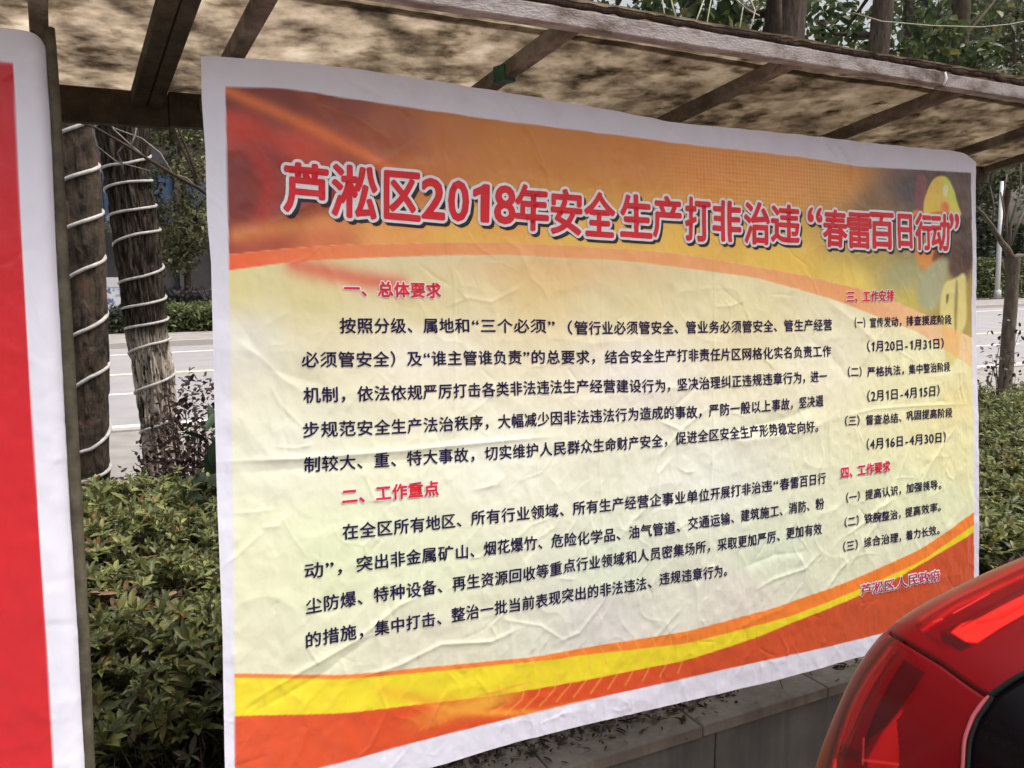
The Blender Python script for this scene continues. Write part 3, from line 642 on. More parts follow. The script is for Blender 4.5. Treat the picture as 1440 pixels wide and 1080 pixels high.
def shelter(label, x0, x1, rafters, posts, joint=None):
    sx = lambda xx: -0.008 * (xx - 1.184)
    o = empty('display_shelter', ((x0 + x1) / 2, 1.8, 0), label, 'shelter', 'steel notice shelters along the wall')
    if joint:
        b = MB(); b.bar((x0, RY0 + 0.001, 2.1115 + sx(x0)), (joint, RY0 + 0.001, 2.1115 + sx(joint)), 0.036, 0.035); b.build('front_beam', GALV, o, bevel=0.003)
        b = MB(); b.bar((joint + 0.002, RY0 + 0.001, 2.1080 + sx(joint)), (x1, RY0 + 0.001, 2.1065 + sx(x1)), 0.036, 0.035); b.build('front_beam', GALV, o, bevel=0.003)
        b = MB(); b.tube([(joint - 0.004, RY0 - 0.0175, 2.127 + sx(joint)), (joint, RY0 - 0.0185, 2.111 + sx(joint)), (joint - 0.006, RY0 - 0.0175, 2.094 + sx(joint))], [0.003, 0.0045, 0.003], 8); b.build('weld_bead', PAINT, o, True)
    else:
        b = MB(); b.bar((x0, RY0 + 0.001, 2.1115 + sx(x0)), (x1, RY0 + 0.001, 2.1115 + sx(x1)), 0.036, 0.035); b.build('front_beam', GALV, o, bevel=0.003)
    b = MB(); b.bar((x0, RY1 + 0.05, 1.986), (x1, RY1 + 0.05, 1.981), 0.04, 0.076); b.build('back_beam', DARKSTEEL, o, bevel=0.003)
    for i, (xf, sl, mt) in enumerate(rafters):
        b = MB(); ya, yb = RY0 + 0.022, RY1 + 0.03
        b.bar((xf, ya, rz(ya) + 0.018 + sx(xf)), (xf + sl * (yb - ya), yb, rz(yb) + 0.018), 0.031, 0.034); b.build('rafter', mt, o, bevel=0.003)
    # two lapped translucent sheets, gently uneven
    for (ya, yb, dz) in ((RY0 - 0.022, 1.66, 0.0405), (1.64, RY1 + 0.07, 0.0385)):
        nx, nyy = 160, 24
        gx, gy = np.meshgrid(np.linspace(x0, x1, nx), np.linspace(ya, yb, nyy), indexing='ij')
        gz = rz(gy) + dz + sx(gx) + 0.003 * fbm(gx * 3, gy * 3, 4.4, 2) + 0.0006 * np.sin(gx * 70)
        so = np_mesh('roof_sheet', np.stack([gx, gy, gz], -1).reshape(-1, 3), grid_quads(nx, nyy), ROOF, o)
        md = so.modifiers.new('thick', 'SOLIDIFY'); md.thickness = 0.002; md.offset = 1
    # crust of rotted leaves lying along the eave
    b = MB(); rr = np.random.default_rng(int(abs(x0) * 10) + 5)
    xs = np.arange(x0, x1, 0.02)
    b.tube(np.stack([xs, np.full_like(xs, RY0 - 0.012), 2.138 + sx(xs) + 0.002 * rr.standard_normal(len(xs))], -1), 0.006 + 0.004 * rr.random(len(xs)), 7)
    b.build('eave_crust', ROOFEDGE, o, True)
    for (u_, w_) in posts:
        a = BO + u_ * BU - 0.045 * BN; a = a + BV * 0.02; e_ = BO + u_ * BU - 0.045 * BN + BV * 1.335
        b = MB(); b.bar(a, e_, 0.038, 0.038, up=(1, 0, 0)); b.build('post', DARKSTEEL, o, bevel=0.004)
    rebase(o); return o
shelter('weathered steel shelter with stained fibreglass roof over the orange and cream banner', 0.178, 3.15,
        [(0.193, -0.08, DARKSTEEL), (0.318, -0.10, STEEL), (0.922, -0.15, STEEL), (1.54, -0.15, STEEL), (2.17, -0.11, STEEL), (2.80, -0.05, STEEL), (3.12, 0.0, STEEL)], [(0.022, 1), (0.97, 1), (1.25, 1)], joint=2.03)
shelter('weathered steel shelter with stained fibreglass roof over the plain red banner', -2.6, 0.1765,
        [(0.159, -0.08, DARKSTEEL), (-0.05, -0.05, STEEL), (-0.68, -0.05, STEEL), (-1.3, -0.05, STEEL), (-1.95, -0.05, STEEL), (-2.58, 0, STEEL)], [(-1.05, 1)])
# the post the red banner is wrapped round: leans and bows a little
shB = [o for o in COL.objects if o.name.startswith('display_shelter')][-1]
pu = Bl([(69, 40), (71, 62), (77, 150), (85, 333), (96, 520), (107, 720), (117, 900), (125, 1080), (128, 1200)])
pp = np.array([BO + u_ * BU + v_ * BV - 0.030 * BN for u_, v_ in pu]); pp = np.vstack([pp[0] + (pp[0] - pp[1]) * 0.4, pp, pp[-1] * 1.0 + (BV / BH) * 0.5])
b = MB(); b.tube(pp, [0.009, 0.009, 0.009, 0.0095, 0.0105, 0.011, 0.0105, 0.0105, 0.010, 0.010, 0.010], 16)
po = b.build('post', noise_mat('olive_painted_post', [(0.3, (0.04, 0.034, 0.022)), (0.6, (0.10, 0.088, 0.058)), (0.85, (0.17, 0.145, 0.10))], 25, 0.7, 0.2, 80), shB, True)
po.matrix_parent_inverse = Matrix.Translation(shB.location).inverted()
# torn strip of green tape on one rafter
b = MB(); yy = 1.80; b.box((0.922 - 0.15 * (yy - RY0), yy, rz(yy) + 0.016), (0.0325, 0.045, 0.036), Matrix.Rotation(0.15, 3, 'Z'))
tp = b.build('tape_strip', plain('green_tape', (0.01, 0.07, 0.035), 0.5)); tag(tp, 'scrap of dark green tape stuck round one roof rafter', 'tape')

# ---------------------------------------------------------------- foliage tools
_LT = np.array([[0, 0, 0], [0.36, 0.5, 0.06], [0.36, 0, -0.02], [0.36, -0.5, 0.06], [0.72, 0.38, 0.03], [0.72, 0, -0.05], [0.72, -0.38, 0.03], [1, 0, -0.12]])
_LQ = np.array([[2, 1, 4, 5], [2, 5, 6, 3]]); _LTr = np.array([[0, 1, 2], [0, 2, 3], [5, 4, 7], [5, 7, 6]])
def leaves(P, D, U, L, W):
    """leaf blades: base point, direction, up, length, width"""
    P, D, U = (np.asarray(a, float) for a in (P, D, U)); n = len(P)
    D = D / np.linalg.norm(D, axis=1)[:, None]; S = np.cross(U, D); S /= (np.linalg.norm(S, axis=1)[:, None] + 1e-9); U = np.cross(D, S)
    L = np.broadcast_to(L, (n,)); W = np.broadcast_to(W, (n,))
    V = P[:, None] + (_LT[None, :, 0:1] * L[:, None, None]) * D[:, None] + (_LT[None, :, 1:2] * W[:, None, None]) * S[:, None] + (_LT[None, :, 2:3] * L[:, None, None]) * U[:, None]
    off = (np.arange(n) * 8)[:, None, None]
    return V.reshape(-1, 3), (_LQ[None] + off).reshape(-1, 4), (_LTr[None] + off).reshape(-1, 3)
def leaf_obj(name, parts, mat, parent=None):
    V = np.concatenate([p[0] for p in parts]); n = 0; Q = []; T = []
    for v, q, t in parts: Q.append(q + n); T.append(t + n); n += len(v)
    return np_mesh(name, V, np.concatenate(Q), mat, parent, True, tris=np.concatenate(T))
def whorls(C, axis, rg, nl=7, L=0.045, W=0.016, lift=0.5):
    n = len(C); ph = rg.uniform(0, 6.28, n)[:, None] + np.arange(nl)[None] * (6.283 / nl) + rg.normal(0, 0.25, (n, nl))
    A = axis / np.linalg.norm(axis, axis=1)[:, None]; e1 = np.cross(A, [0.3, 0.9, 0.2]); e1 /= np.linalg.norm(e1, axis=1)[:, None]; e2 = np.cross(A, e1)
    el_ = rg.normal(lift, 0.28, (n, nl))
    D = (np.cos(ph) * np.cos(el_))[..., None] * e1[:, None] + (np.sin(ph) * np.cos(el_))[..., None] * e2[:, None] + np.sin(el_)[..., None] * A[:, None]
    s = rg.uniform(0.6, 1.25, (n, nl)) * rg.uniform(0.75, 1.2, n)[:, None]
    Pb = C[:, None] - A[:, None] * rg.uniform(0, 0.012, (n, nl, 1))
    return leaves(Pb.reshape(-1, 3), D.reshape(-1, 3), np.repeat(A, nl, 0) + rg.normal(0, 0.25, (n * nl, 3)), (L * s).ravel(), (W * s).ravel())
def rnd_dirs(n, rg): d = rg.normal(size=(n, 3)); return d / np.linalg.norm(d, axis=1)[:, None]

AZ = leaf_mat('azalea_leaf', [(0.0, (0.08, 0.096, 0.046)), (0.35, (0.135, 0.158, 0.064)), (0.62, (0.19, 0.21, 0.074)), (0.82, (0.25, 0.26, 0.08)), (0.93, (0.34, 0.34, 0.11)), (0.96, (0.13, 0.075, 0.045)), (1.0, (0.28, 0.12, 0.04))])
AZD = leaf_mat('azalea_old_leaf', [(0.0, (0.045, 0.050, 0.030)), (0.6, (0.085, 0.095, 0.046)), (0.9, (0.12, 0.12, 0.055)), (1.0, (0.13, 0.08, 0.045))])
DEAD = leaf_mat('dead_leaf', [(0.0, (0.03, 0.018, 0.012)), (0.5, (0.09, 0.048, 0.027)), (0.88, (0.20, 0.11, 0.06)), (1.0, (0.32, 0.22, 0.14))], 0.8, 0.15)
TWIG = noise_mat('twig_bark', [(0.3, (0.02, 0.014, 0.010)), (0.7, (0.07, 0.05, 0.035))], 40, 0.9)

# ---- azalea bed: one mass of ground cover
r3 = np.random.default_rng(21)
def bed_points(n, x0, x1, y0, y1):
    return np.stack([r3.uniform(x0, x1, n), r3.uniform(y0, y1, n)], -1)
def wedge(n, a, b_, y0=2.08, y1=5.0):
    y = np.sqrt(r3.uniform(y0 ** 2, y1 ** 2, n)); return np.column_stack([y * r3.uniform(a, b_, n), y])
pts = np.concatenate([wedge(1900, -0.09, 0.21), wedge(380, -0.09, 0.24, 2.08, 2.9), wedge(2600, 1.22, 1.72), bed_points(450, 0.6, 2.6, 2.1, 5.0), bed_points(250, -3, -0.5, 2.1, 5.0), bed_points(350, 6, 11, 2.1, 5.0)])
def bed_top(x, y):
    return 0.39 + 0.11 * fbm(x * 1.8, y * 1.8, 0.4, 3) - 0.06 * np.clip((y - 4.3) / 0.7, 0, 1)
keep = (vnoise(pts[:, 0] * 2.3, pts[:, 1] * 2.3, 8.8) > -0.62) & ~((pts[:, 0] < 0.24) & (pts[:, 0] > -0.5) & (pts[:, 1] > 2.8) & (pts[:, 1] < 3.4) & (r3.random(len(pts)) < 0.85))
pts = pts[keep]; zt = bed_top(pts[:, 0], pts[:, 1])
tops = np.column_stack([pts, zt + r3.normal(0.06, 0.045, len(pts))])
parts_ = [whorls(tops, np.column_stack([r3.normal(0, 0.35, len(pts)), r3.normal(-0.15, 0.35, len(pts)), np.ones(len(pts))]), r3, 9, 0.053, 0.0178, 0.42)]
parts_.append(whorls(tops + r3.normal(0, 0.012, tops.shape) + [0, 0, 0.012], np.column_stack([r3.normal(0, 0.25, len(pts)), r3.normal(0, 0.25, len(pts)), np.ones(len(pts))]), r3, 4, 0.036, 0.013, 0.95))
leaf_obj('shrubbery', parts_, AZ); shr = bpy.data.objects['shrubbery']; tag(shr, kind='stuff')
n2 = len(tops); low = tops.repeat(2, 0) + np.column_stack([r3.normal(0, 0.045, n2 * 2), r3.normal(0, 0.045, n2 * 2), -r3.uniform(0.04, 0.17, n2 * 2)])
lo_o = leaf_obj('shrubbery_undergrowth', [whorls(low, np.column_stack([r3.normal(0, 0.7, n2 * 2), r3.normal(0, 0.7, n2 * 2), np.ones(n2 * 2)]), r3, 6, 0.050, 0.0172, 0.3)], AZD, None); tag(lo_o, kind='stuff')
b = MB()
for i in range(0, n2):
    t = tops[i]; q = np.array([t[0] + r3.normal(0, 0.07), t[1] + r3.normal(0, 0.07), 0.24])
    mid = (t + q) / 2 + r3.normal(0, 0.02, 3); b.tube([q, mid, t - [0, 0, 0.004]], [0.0032, 0.0024, 0.0014], 5, False)
tag(b.build('shrubbery_stems', TWIG, None, True), kind='stuff')
# dry leaves and twigs on the soil and on the coping
nd = 2600; P = np.column_stack([np.concatenate([r3.uniform(-0.5, 0.8, 1400), r3.uniform(2.5, 9, 1200)]), r3.uniform(2.1, 5.2, nd), np.zeros(nd)])
P[:, 2] = 0.275 + 0.04 * fbm(P[:, 0] * 1.3, P[:, 1] * 1.3) + r3.uniform(0.0, 0.03, nd)
D = rnd_dirs(nd, r3); D[:, 2] *= 0.3; lit = leaf_obj('leaf_litter', [leaves(P, D, np.column_stack([r3.normal(0, 0.3, nd), r3.normal(0, 0.3, nd), np.ones(nd)]), r3.uniform(0.03, 0.08, nd), r3.uniform(0.012, 0.03, nd))], DEAD); tag(lit, kind='stuff')
nc = 6500; xs = r3.uniform(0.2, 3.2, nc); P = np.column_stack([xs, 2.03 - np.abs(r3.normal(0, 0.085, nc)), np.full(nc, 0.299) + r3.uniform(0, 0.010, nc)])
P = P[vnoise(P[:, 0] * 6, P[:, 1] * 6, 1.1) > -0.25]; nc = len(P)
D = rnd_dirs(nc, r3); D[:, 2] *= 0.25
npx = 240; Pp = np.column_stack([r3.uniform(-0.34, 0.30, npx), r3.uniform(2.85, 3.45, npx), r3.uniform(0.33, 0.42, npx)]); Dp = rnd_dirs(npx, r3) * [1, 1, 0.35]
tag(leaf_obj('fallen_leaves', [leaves(Pp, Dp, np.column_stack([r3.normal(0, 0.3, npx), r3.normal(0, 0.3, npx), np.ones(npx)]), r3.uniform(0.03, 0.085, npx), r3.uniform(0.012, 0.034, npx))], leaf_mat('fresh_fallen_leaf', [(0.0, (0.06, 0.03, 0.018)), (0.6, (0.17, 0.085, 0.045)), (1.0, (0.40, 0.26, 0.17))], 0.8, 0.15)), kind='stuff')
DIRT = leaf_mat('crumbled_leaf', [(0.0, (0.018, 0.012, 0.008)), (0.6, (0.055, 0.035, 0.022)), (0.9, (0.12, 0.08, 0.05)), (1.0, (0.22, 0.16, 0.10))], 0.9, 0.1)
cl = leaf_obj('coping_litter', [leaves(P, D, np.column_stack([r3.normal(0, 0.4, nc), r3.normal(0, 0.4, nc), np.ones(nc)]), 0.006 + 0.045 * r3.random(nc) ** 4, 0.005 + 0.014 * r3.random(nc) ** 2)], DIRT); tag(cl, kind='stuff')
b = MB()
for i in range(110):
    p0 = np.array([r3.uniform(0.4, 2.9), 2.03 - abs(r3.normal(0, 0.07)), 0.304]); d = rnd_dirs(1, r3)[0] * [1, 0.8, 0.06] * r3.uniform(0.03, 0.09)
    b.tube([p0, p0 + d * 0.5 + [0, 0.004, 0.003], p0 + d], 0.0013, 5)
tag(b.build('twig_litter', TWIG, None, True), kind='stuff')

# ---------------------------------------------------------------- trees
def bark_mat(name, stops, sc_, str_, bump):
    m, t, p = new_mat(name)
    tc = N(t, 'ShaderNodeTexCoord'); mp = N(t, 'ShaderNodeMapping'); mp.inputs['Scale'].default_value = (1, 1, str_); t.links.new(tc.outputs['Object'], mp.inputs[0])
    n = N(t, 'ShaderNodeTexNoise', Scale=sc_, Detail=8.0, Roughness=0.7); t.links.new(mp.outputs[0], n.inputs['Vector'])
    r = ramp(t, n.outputs[0], stops); t.links.new(r.outputs[0], p.inputs['Base Color']); p.inputs['Roughness'].default_value = 0.92; p.inputs['Specular IOR Level'].default_value = 0.2
    b = N(t, 'ShaderNodeBump', Strength=bump, Distance=0.02); t.links.new(n.outputs[0], b.inputs['Height']); t.links.new(b.outputs[0], p.inputs['Normal'])
    return m, t, p, r
BARK1 = bark_mat('flaky_bark', [(0.36, (0.012, 0.009, 0.007)), (0.47, (0.045, 0.034, 0.025)), (0.57, (0.078, 0.058, 0.044)), (0.63, (0.12, 0.05, 0.03)), (0.68, (0.09, 0.07, 0.055)), (0.8, (0.17, 0.14, 0.115))], 11, 0.6, 1.0)[0]
BARK2, bt_, bp_, br_ = bark_mat('furrowed_bark', [(0.38, (0.008, 0.006, 0.005)), (0.5, (0.05, 0.039, 0.03)), (0.66, (0.125, 0.098, 0.075))], 42, 0.2, 1.0)
BARK3 = bark_mat('street_tree_bark', [(0.3, (0.03, 0.022, 0.018)), (0.6, (0.09, 0.068, 0.055)), (0.8, (0.14, 0.11, 0.09))], 26, 0.3, 0.7)[0]
# limewash on the foot of the furrowed trunk: a patchy coat below 1.2 m
tc = N(bt_, 'ShaderNodeTexCoord'); sx_ = N(bt_, 'ShaderNodeSeparateXYZ'); bt_.links.new(tc.outputs['Object'], sx_.inputs[0])
nz = N(bt_, 'ShaderNodeTexNoise', Scale=24.0, Detail=7.0, Roughness=0.75); mp_ = N(bt_, 'ShaderNodeMapping'); mp_.inputs['Scale'].default_value = (1, 1, 0.35)
bt_.links.new(tc.outputs['Object'], mp_.inputs[0]); bt_.links.new(mp_.outputs[0], nz.inputs['Vector'])
lt = N(bt_, 'ShaderNodeMapRange'); lt.inputs['From Min'].default_value = 1.27; lt.inputs['From Max'].default_value = 1.10; bt_.links.new(sx_.outputs['Z'], lt.inputs['Value'])
rp = ramp(bt_, nz.outputs[0], [(0.44, (0, 0, 0)), (0.52, (1, 1, 1))]); mu = N(bt_, 'ShaderNodeMath', operation='MULTIPLY'); bt_.links.new(rp.outputs[0], mu.inputs[0]); bt_.links.new(lt.outputs[0], mu.inputs[1])
mm = N(bt_, 'ShaderNodeMix', data_type='RGBA'); bt_.links.new(mu.outputs[0], mm.inputs[0]); bt_.links.new(br_.outputs[0], mm.inputs[6]); mm.inputs[7].default_value = (0.50, 0.43, 0.36, 1); bt_.links.new(mm.outputs[2], bp_.inputs['Base Color'])

def trunk_mesh(name, path, rad, mat, parent, furrow=0.0, flake=0.0, n=96, dens=80, seed=0.0):
    path = np.asarray(path, float); L = np.concatenate([[0], np.cumsum(np.linalg.norm(np.diff(path, axis=0), axis=1))])
    m = max(8, int(L[-1] * dens)); s = np.linspace(0, L[-1], m)
    C = np.stack([np.interp(s, L, path[:, k]) for k in range(3)], -1); r_ = np.interp(s, L, rad)
    th = np.linspace(0, 2 * np.pi, n, endpoint=False)
    T_, S_ = np.meshgrid(th, s, indexing='xy')
    cx, cy = np.cos(T_), np.sin(T_)
    h = 0.04 * fbm(cx * 1.2 + seed, cy * 1.2, S_ * 1.2, 2)
    if furrow:
        a = vnoise(cx * 9 + 1.2 * vnoise(cx * 4, cy * 4, S_ * 5 + seed), cy * 9 + seed, S_ * 3.2); h = h - furrow * (1 - np.abs(a)) ** 3 + furrow * 0.4 * vnoise(cx * 20, cy * 20, S_ * 12 + seed)
    if flake:
        a = vnoise(cx * 4 + seed, cy * 4, S_ * 7); h = h + flake * np.clip(a * 2.2, -0.2, 1) * (a > 0.25) + flake * 0.25 * fbm(cx * 10, cy * 10, S_ * 14 + seed, 3)
    rr_ = r_[:, None] * (1 + h)
    V = np.stack([C[:, 0, None] + rr_ * cx, C[:, 1, None] + rr_ * cy, C[:, 2, None] + 0 * cx], -1).reshape(-1, 3)
    i = np.arange(m - 1)[:, None] * n + np.arange(n)[None]; j = np.arange(m - 1)[:, None] * n + (np.arange(n)[None] + 1) % n
    Q = np.stack([i, j, j + n, i + n], -1).reshape(-1, 4)
    return np_mesh(name, V, Q, mat, parent, True)
def crown_leaves(centres, radii, n, L, W, rg, droop=0.4):
    out = []
    for c, r_ in zip(centres, radii):
        k = int(n / len(centres)); d = rnd_dirs(k, rg); rad = rg.uniform(0.2, 1, k) ** 0.5
        P = np.asarray(c) + d * rad[:, None] * np.asarray(r_)
        D = rnd_dirs(k, rg) * [1, 1, 0.6] + [0, 0, -droop]; U = rnd_dirs(k, rg) * 0.7 + [0, 0, 1]
        s = rg.uniform(0.6, 1.3, k); out.append(leaves(P, D, U, L * s, W * s))
    return out
LEAFA = leaf_mat('broad_green_leaf', [(0.0, (0.022, 0.036, 0.016)), (0.5, (0.045, 0.075, 0.026)), (0.85, (0.075, 0.115, 0.035)), (1.0, (0.17, 0.16, 0.05))], 0.45, 0.4)
LEAFB = leaf_mat('grey_green_leaf', [(0.0, (0.09, 0.10, 0.07)), (0.5, (0.15, 0.165, 0.10)), (1.0, (0.24, 0.25, 0.15))], 0.6, 0.35)
LEAFY = leaf_mat('yellow_green_leaf', [(0.0, (0.06, 0.068, 0.035)), (0.5, (0.14, 0.145, 0.075)), (1.0, (0.38, 0.36, 0.20))], 0.6, 0.4)
LEAFD = leaf_mat('dark_hedge_leaf', [(0.0, (0.014, 0.022, 0.013)), (0.6, (0.03, 0.042, 0.022)), (1.0, (0.05, 0.065, 0.032))], 0.6, 0.25)
LEAFH = leaf_mat('clipped_hedge_leaf', [(0.0, (0.05, 0.065, 0.025)), (0.5, (0.10, 0.125, 0.04)), (1.0, (0.17, 0.20, 0.06))], 0.55, 0.3)
LEAFP = leaf_mat('purple_leaf', [(0.0, (0.022, 0.012, 0.012)), (0.6, (0.055, 0.028, 0.026)), (1.0, (0.10, 0.05, 0.045))], 0.5, 0.3)
LEAFG = leaf_mat('greyish_purple_leaf', [(0.0, (0.05, 0.04, 0.05)), (0.6, (0.085, 0.07, 0.085)), (1.0, (0.12, 0.10, 0.12))], 0.6, 0.3)

# the two wrapped trees in the gap between the banners
r4 = np.random.default_rng(5)
YA, YB = 5.5, 6.3
ax = lambda l, r, y: ((at(l, y, YA) + at(r, y, YA)) / 2, (at(r, y, YA)[0] - at(l, y, YA)[0]) / 2 * 0.99)
pa = []; ra = []
for l, r, y in ((105, 152, 720), (104, 154, 660), (101, 154, 590), (97, 151, 480), (92, 147, 380), (84, 143, 290), (78, 134, 190), (70, 128, 90)):
    c, q = ax(l, r, y); c[1] = YA + 0.05; pa.append(c); ra.append(q)
pa.append(pa[-1] + [-0.03, 0, 1.6]); ra.append(ra[-1] * 0.9)
pa.insert(0, np.array([pa[0][0] + 0.01, pa[0][1], -0.02])); ra.insert(0, ra[0] * 1.12)
t1 = empty('flaky_bark_tree', tuple(pa[0]), 'straight tree trunk with flaking red-brown bark close to the red banner post', 'tree')
trunk_mesh('trunk', pa, ra, BARK1, t1, 0, 0.085, 140, 140, 1.7)
cs = [(pa[-1][0] + r4.normal(0, 0.9), YA + r4.normal(0, 0.8), 5.4 + r4.normal(0, 0.5)) for _ in range(9)]
leaf_obj('crown', crown_leaves(cs, [(0.8, 0.8, 0.5)] * 9, 1500, 0.11, 0.05, r4), LEAFA, t1); rebase(t1)
pb = []; rbb = []
ax2 = lambda l, r, y: ((at(l, y, YB) + at(r, y, YB)) / 2, (at(r, y, YB)[0] - at(l, y, YB)[0]) / 2 * 0.99)
for l, r, y in ((203, 262, 660), (198, 254, 610), (186, 245, 520), (179, 239, 480), (168, 231, 400), (158, 226, 330), (143, 211, 240), (132, 211, 175), (120, 204, 60)):
    c, q = ax2(l, r, y); c[1] = YB; pb.append(c); rbb.append(q)
pb.append(pb[-1] + [-0.15, 0, 1.6]); rbb.append(rbb[-1] * 0.85)
pb.insert(0, np.array([pb[0][0] + 0.05, YB, -0.02])); rbb.insert(0, rbb[0] * 1.2)
t2 = empty('furrowed_bark_tree', tuple(pb[0]), 'leaning tree with deeply furrowed dark bark and whitewashed base', 'tree')
trunk_mesh('trunk', pb, rbb, BARK2, t2, 0.20, 0, 200, 140, 4.2)
cs = [(pb[-1][0] + r4.normal(0, 0.9), YB + r4.normal(0, 0.8), 5.8 + r4.normal(0, 0.5)) for _ in range(9)]
leaf_obj('crown', crown_leaves(cs, [(0.8, 0.8, 0.5)] * 9, 1500, 0.11, 0.05, r4), LEAFA, t2)
rebase(t2)
ROPE = noise_mat('dusty_rope_light', [(0.3, (0.28, 0.255, 0.24)), (0.6, (0.50, 0.475, 0.47))], 30, 0.45)
def rope(label, path, rad, zs, ph_front, r_=0.011, flat=1.0):
    """tube wound round a trunk; zs = heights at which it passes the side seen from the pavement"""
    path = np.asarray(path); pts = []
    zs = np.asarray(zs, float)
    tt = np.linspace(-0.3, len(zs) - 0.7, 60 * len(zs))
    for t in tt:
        k = np.interp(t, np.arange(len(zs)), zs) if 0 <= t <= len(zs) - 1 else (zs[0] + t * (zs[1] - zs[0]) if t < 0 else zs[-1] + (t - len(zs) + 1) * (zs[-1] - zs[-2]))
        c = [np.interp(k, path[:, 2], path[:, i]) for i in range(2)]; q = np.interp(k, path[:, 2], rad) * 0.995 + r_ * 0.6
        a = ph_front + 2 * math.pi * t
        pts.append((c[0] + q * math.cos(a), c[1] + q * math.sin(a), k))
    b = MB(); b.tube(pts, r_, 10)
    return tag(b.build('rope_light', ROPE, None, True), label, 'rope light', 'rope lights wound round the tree trunks')
PA, PB = np.array(pa), np.array(pb)
zA = [at(120, y, YA)[2] for y in (672, 630, 530, 462, 378, 313, 247, 182, 95)]
zB = [at(190, y, YB)[2] for y in (595, 538, 483, 455, 427, 389, 330, 297, 259, 234, 170)]
rope('pale rope light wound loosely round the flaking red-brown trunk', PA, np.array(ra), zA, -math.pi / 2, 0.0115)
rope('pale rope light wound in tight turns round the leaning whitewashed trunk', PB, np.array(rbb), zB, -math.pi / 2, 0.0092)

# purple shrub against the whitewashed trunk, and its glossy green neighbour
def bush(name, label, cat, c, rx, ry, rz_, n, L, W, mat, stems, rg, group=None, dens_pow=0.6):
    o = empty(name, tuple(c), label, cat, group)
    d = rnd_dirs(n, rg); d[:, 2] = np.abs(d[:, 2]) * 0.9 + 0.05; P = np.asarray(c) + d * (rg.uniform(0.25, 1, n) ** dens_pow)[:, None] * [rx, ry, rz_]
    leaf_obj('foliage', [leaves(P, rnd_dirs(n, rg) + [0, 0, 0.1], rnd_dirs(n, rg) * 0.6 + [0, 0, 1], L * rg.uniform(0.6, 1.3, n), W * rg.uniform(0.6, 1.3, n))], mat, o)
    b = MB()
    for k in range(stems):
        e = P[rg.integers(n)]; mid = (np.asarray(c) + e) / 2 + rg.normal(0, 0.04, 3) * [1, 1, 0.3]
        b.tube([np.asarray(c) + rg.normal(0, 0.02, 3) * [1, 1, 0], mid, e], [0.008, 0.005, 0.002], 6)
    b.build('stem', TWIG, o, True); rebase(o); return o
q = at(285, 690, 5.0); bush('purple_shrub', 'open dark purple leaved shrub in front of the whitewashed trunk', 'shrub', (q[0] + 0.0, 5.3, 0.0), 0.40, 0.30, 1.10, 2700, 0.040, 0.026, LEAFP, 26, r4)
q = at(160, 680, 5.9); bush('purple_shrub', 'low dark purple shrub between the two wrapped trunks', 'shrub', (q[0] + 0.08, 5.75, 0.0), 0.34, 0.2, 0.42, 420, 0.042, 0.028, LEAFP, 14, r4)
q = at(292, 640, 4.3); bush('glossy_shrub', 'small glossy dark green shrub half hidden behind the banner edge', 'shrub', (q[0] + 0.05, 4.3, 0.3), 0.15, 0.2, 0.75, 46, 0.13, 0.06, leaf_mat('glossy_leaf', [(0, (0.012, 0.03, 0.015)), (1, (0.03, 0.065, 0.03))], 0.55, 0.2), 6, r4)
q = atz(128, 700, 0.5); bush('azalea_sprig', 'upright leafy sprig growing in front of the flaking trunk', 'plant', (-0.05, 4.2, 0.3), 0.10, 0.10, 0.42, 130, 0.075, 0.024, AZ, 9, r4)
for k, (px, py, yy_, lab) in enumerate(((1425, 790, 2.75, 'broad leaved young plant just above the red car'), (1392, 775, 3.1, 'broad leaved young plant beside the orange banner edge'))):
    q = at(px, py, yy_); o = empty('broad_leaf_plant', (q[0], yy_, 0.28), lab, 'plant', 'broad leaved plants in the azalea bed')
    n = 34; Pq = np.array([q[0], yy_, q[2] + 0.09]) + r4.normal(0, 0.07, (n, 3)) * [1, 1, 0.8]
    leaf_obj('foliage', [leaves(Pq, rnd_dirs(n, r4) * [1, 1, 0.6] + [0, -0.2, 0.15], rnd_dirs(n, r4) * 0.4 + [0, -0.4, 1], r4.uniform(0.10, 0.17, n), r4.uniform(0.04, 0.06, n))], leaf_mat('broad_leaf', [(0, (0.03, 0.05, 0.022)), (1, (0.07, 0.10, 0.04))], 0.45, 0.3), o)
    b = MB()
    for i in range(7): b.tube([(q[0], yy_, 0.26), tuple((Pq[i] + [q[0], yy_, 0.28]) / 2), tuple(Pq[i])], [0.006, 0.005, 0.003], 6)
    b.build('stem', TWIG, o, True); rebase(o)
# bare branch crossing the gap
br = empty('bare_sapling', (0.75, 3.6, 0.26), 'thin leafless sapling branch crossing in front of the wrapped trunks', 'sapling')
b = MB(); pth = [np.array([0.80, 3.55, 0.24]), np.array([0.72, 3.58, 1.1])] + [at(x, y, 3.6) for x, y in ((300, 280), (280, 265), (243, 245), (205, 222), (170, 200), (135, 180), (100, 168), (78, 162))]
b.tube(np.array(pth), np.linspace(0.011, 0.003, len(pth)), 8)
b.build('stem', TWIG, br, True)
b = MB()
for pts_ in ([(243, 245), (225, 215), (200, 195), (160, 180), (145, 168)], [(176, 202), (165, 215), (172, 230), (175, 245)], [(205, 222), (185, 205), (160, 182), (152, 165)], [(183, 208), (190, 190), (193, 172)], [(130, 178), (135, 205), (165, 228), (210, 240)], [(243, 245), (262, 250), (285, 270)]):
    b.tube(np.array([at(x, y, 3.6 + 0.02 * i) for i, (x, y) in enumerate(pts_)]), np.linspace(0.0042, 0.0018, len(pts_)), 6)
b.build('twig', noise_mat('pale_twig', [(0.3, (0.10, 0.085, 0.075)), (0.7, (0.26, 0.23, 0.21))], 30, 0.9), br, True)
b = MB()
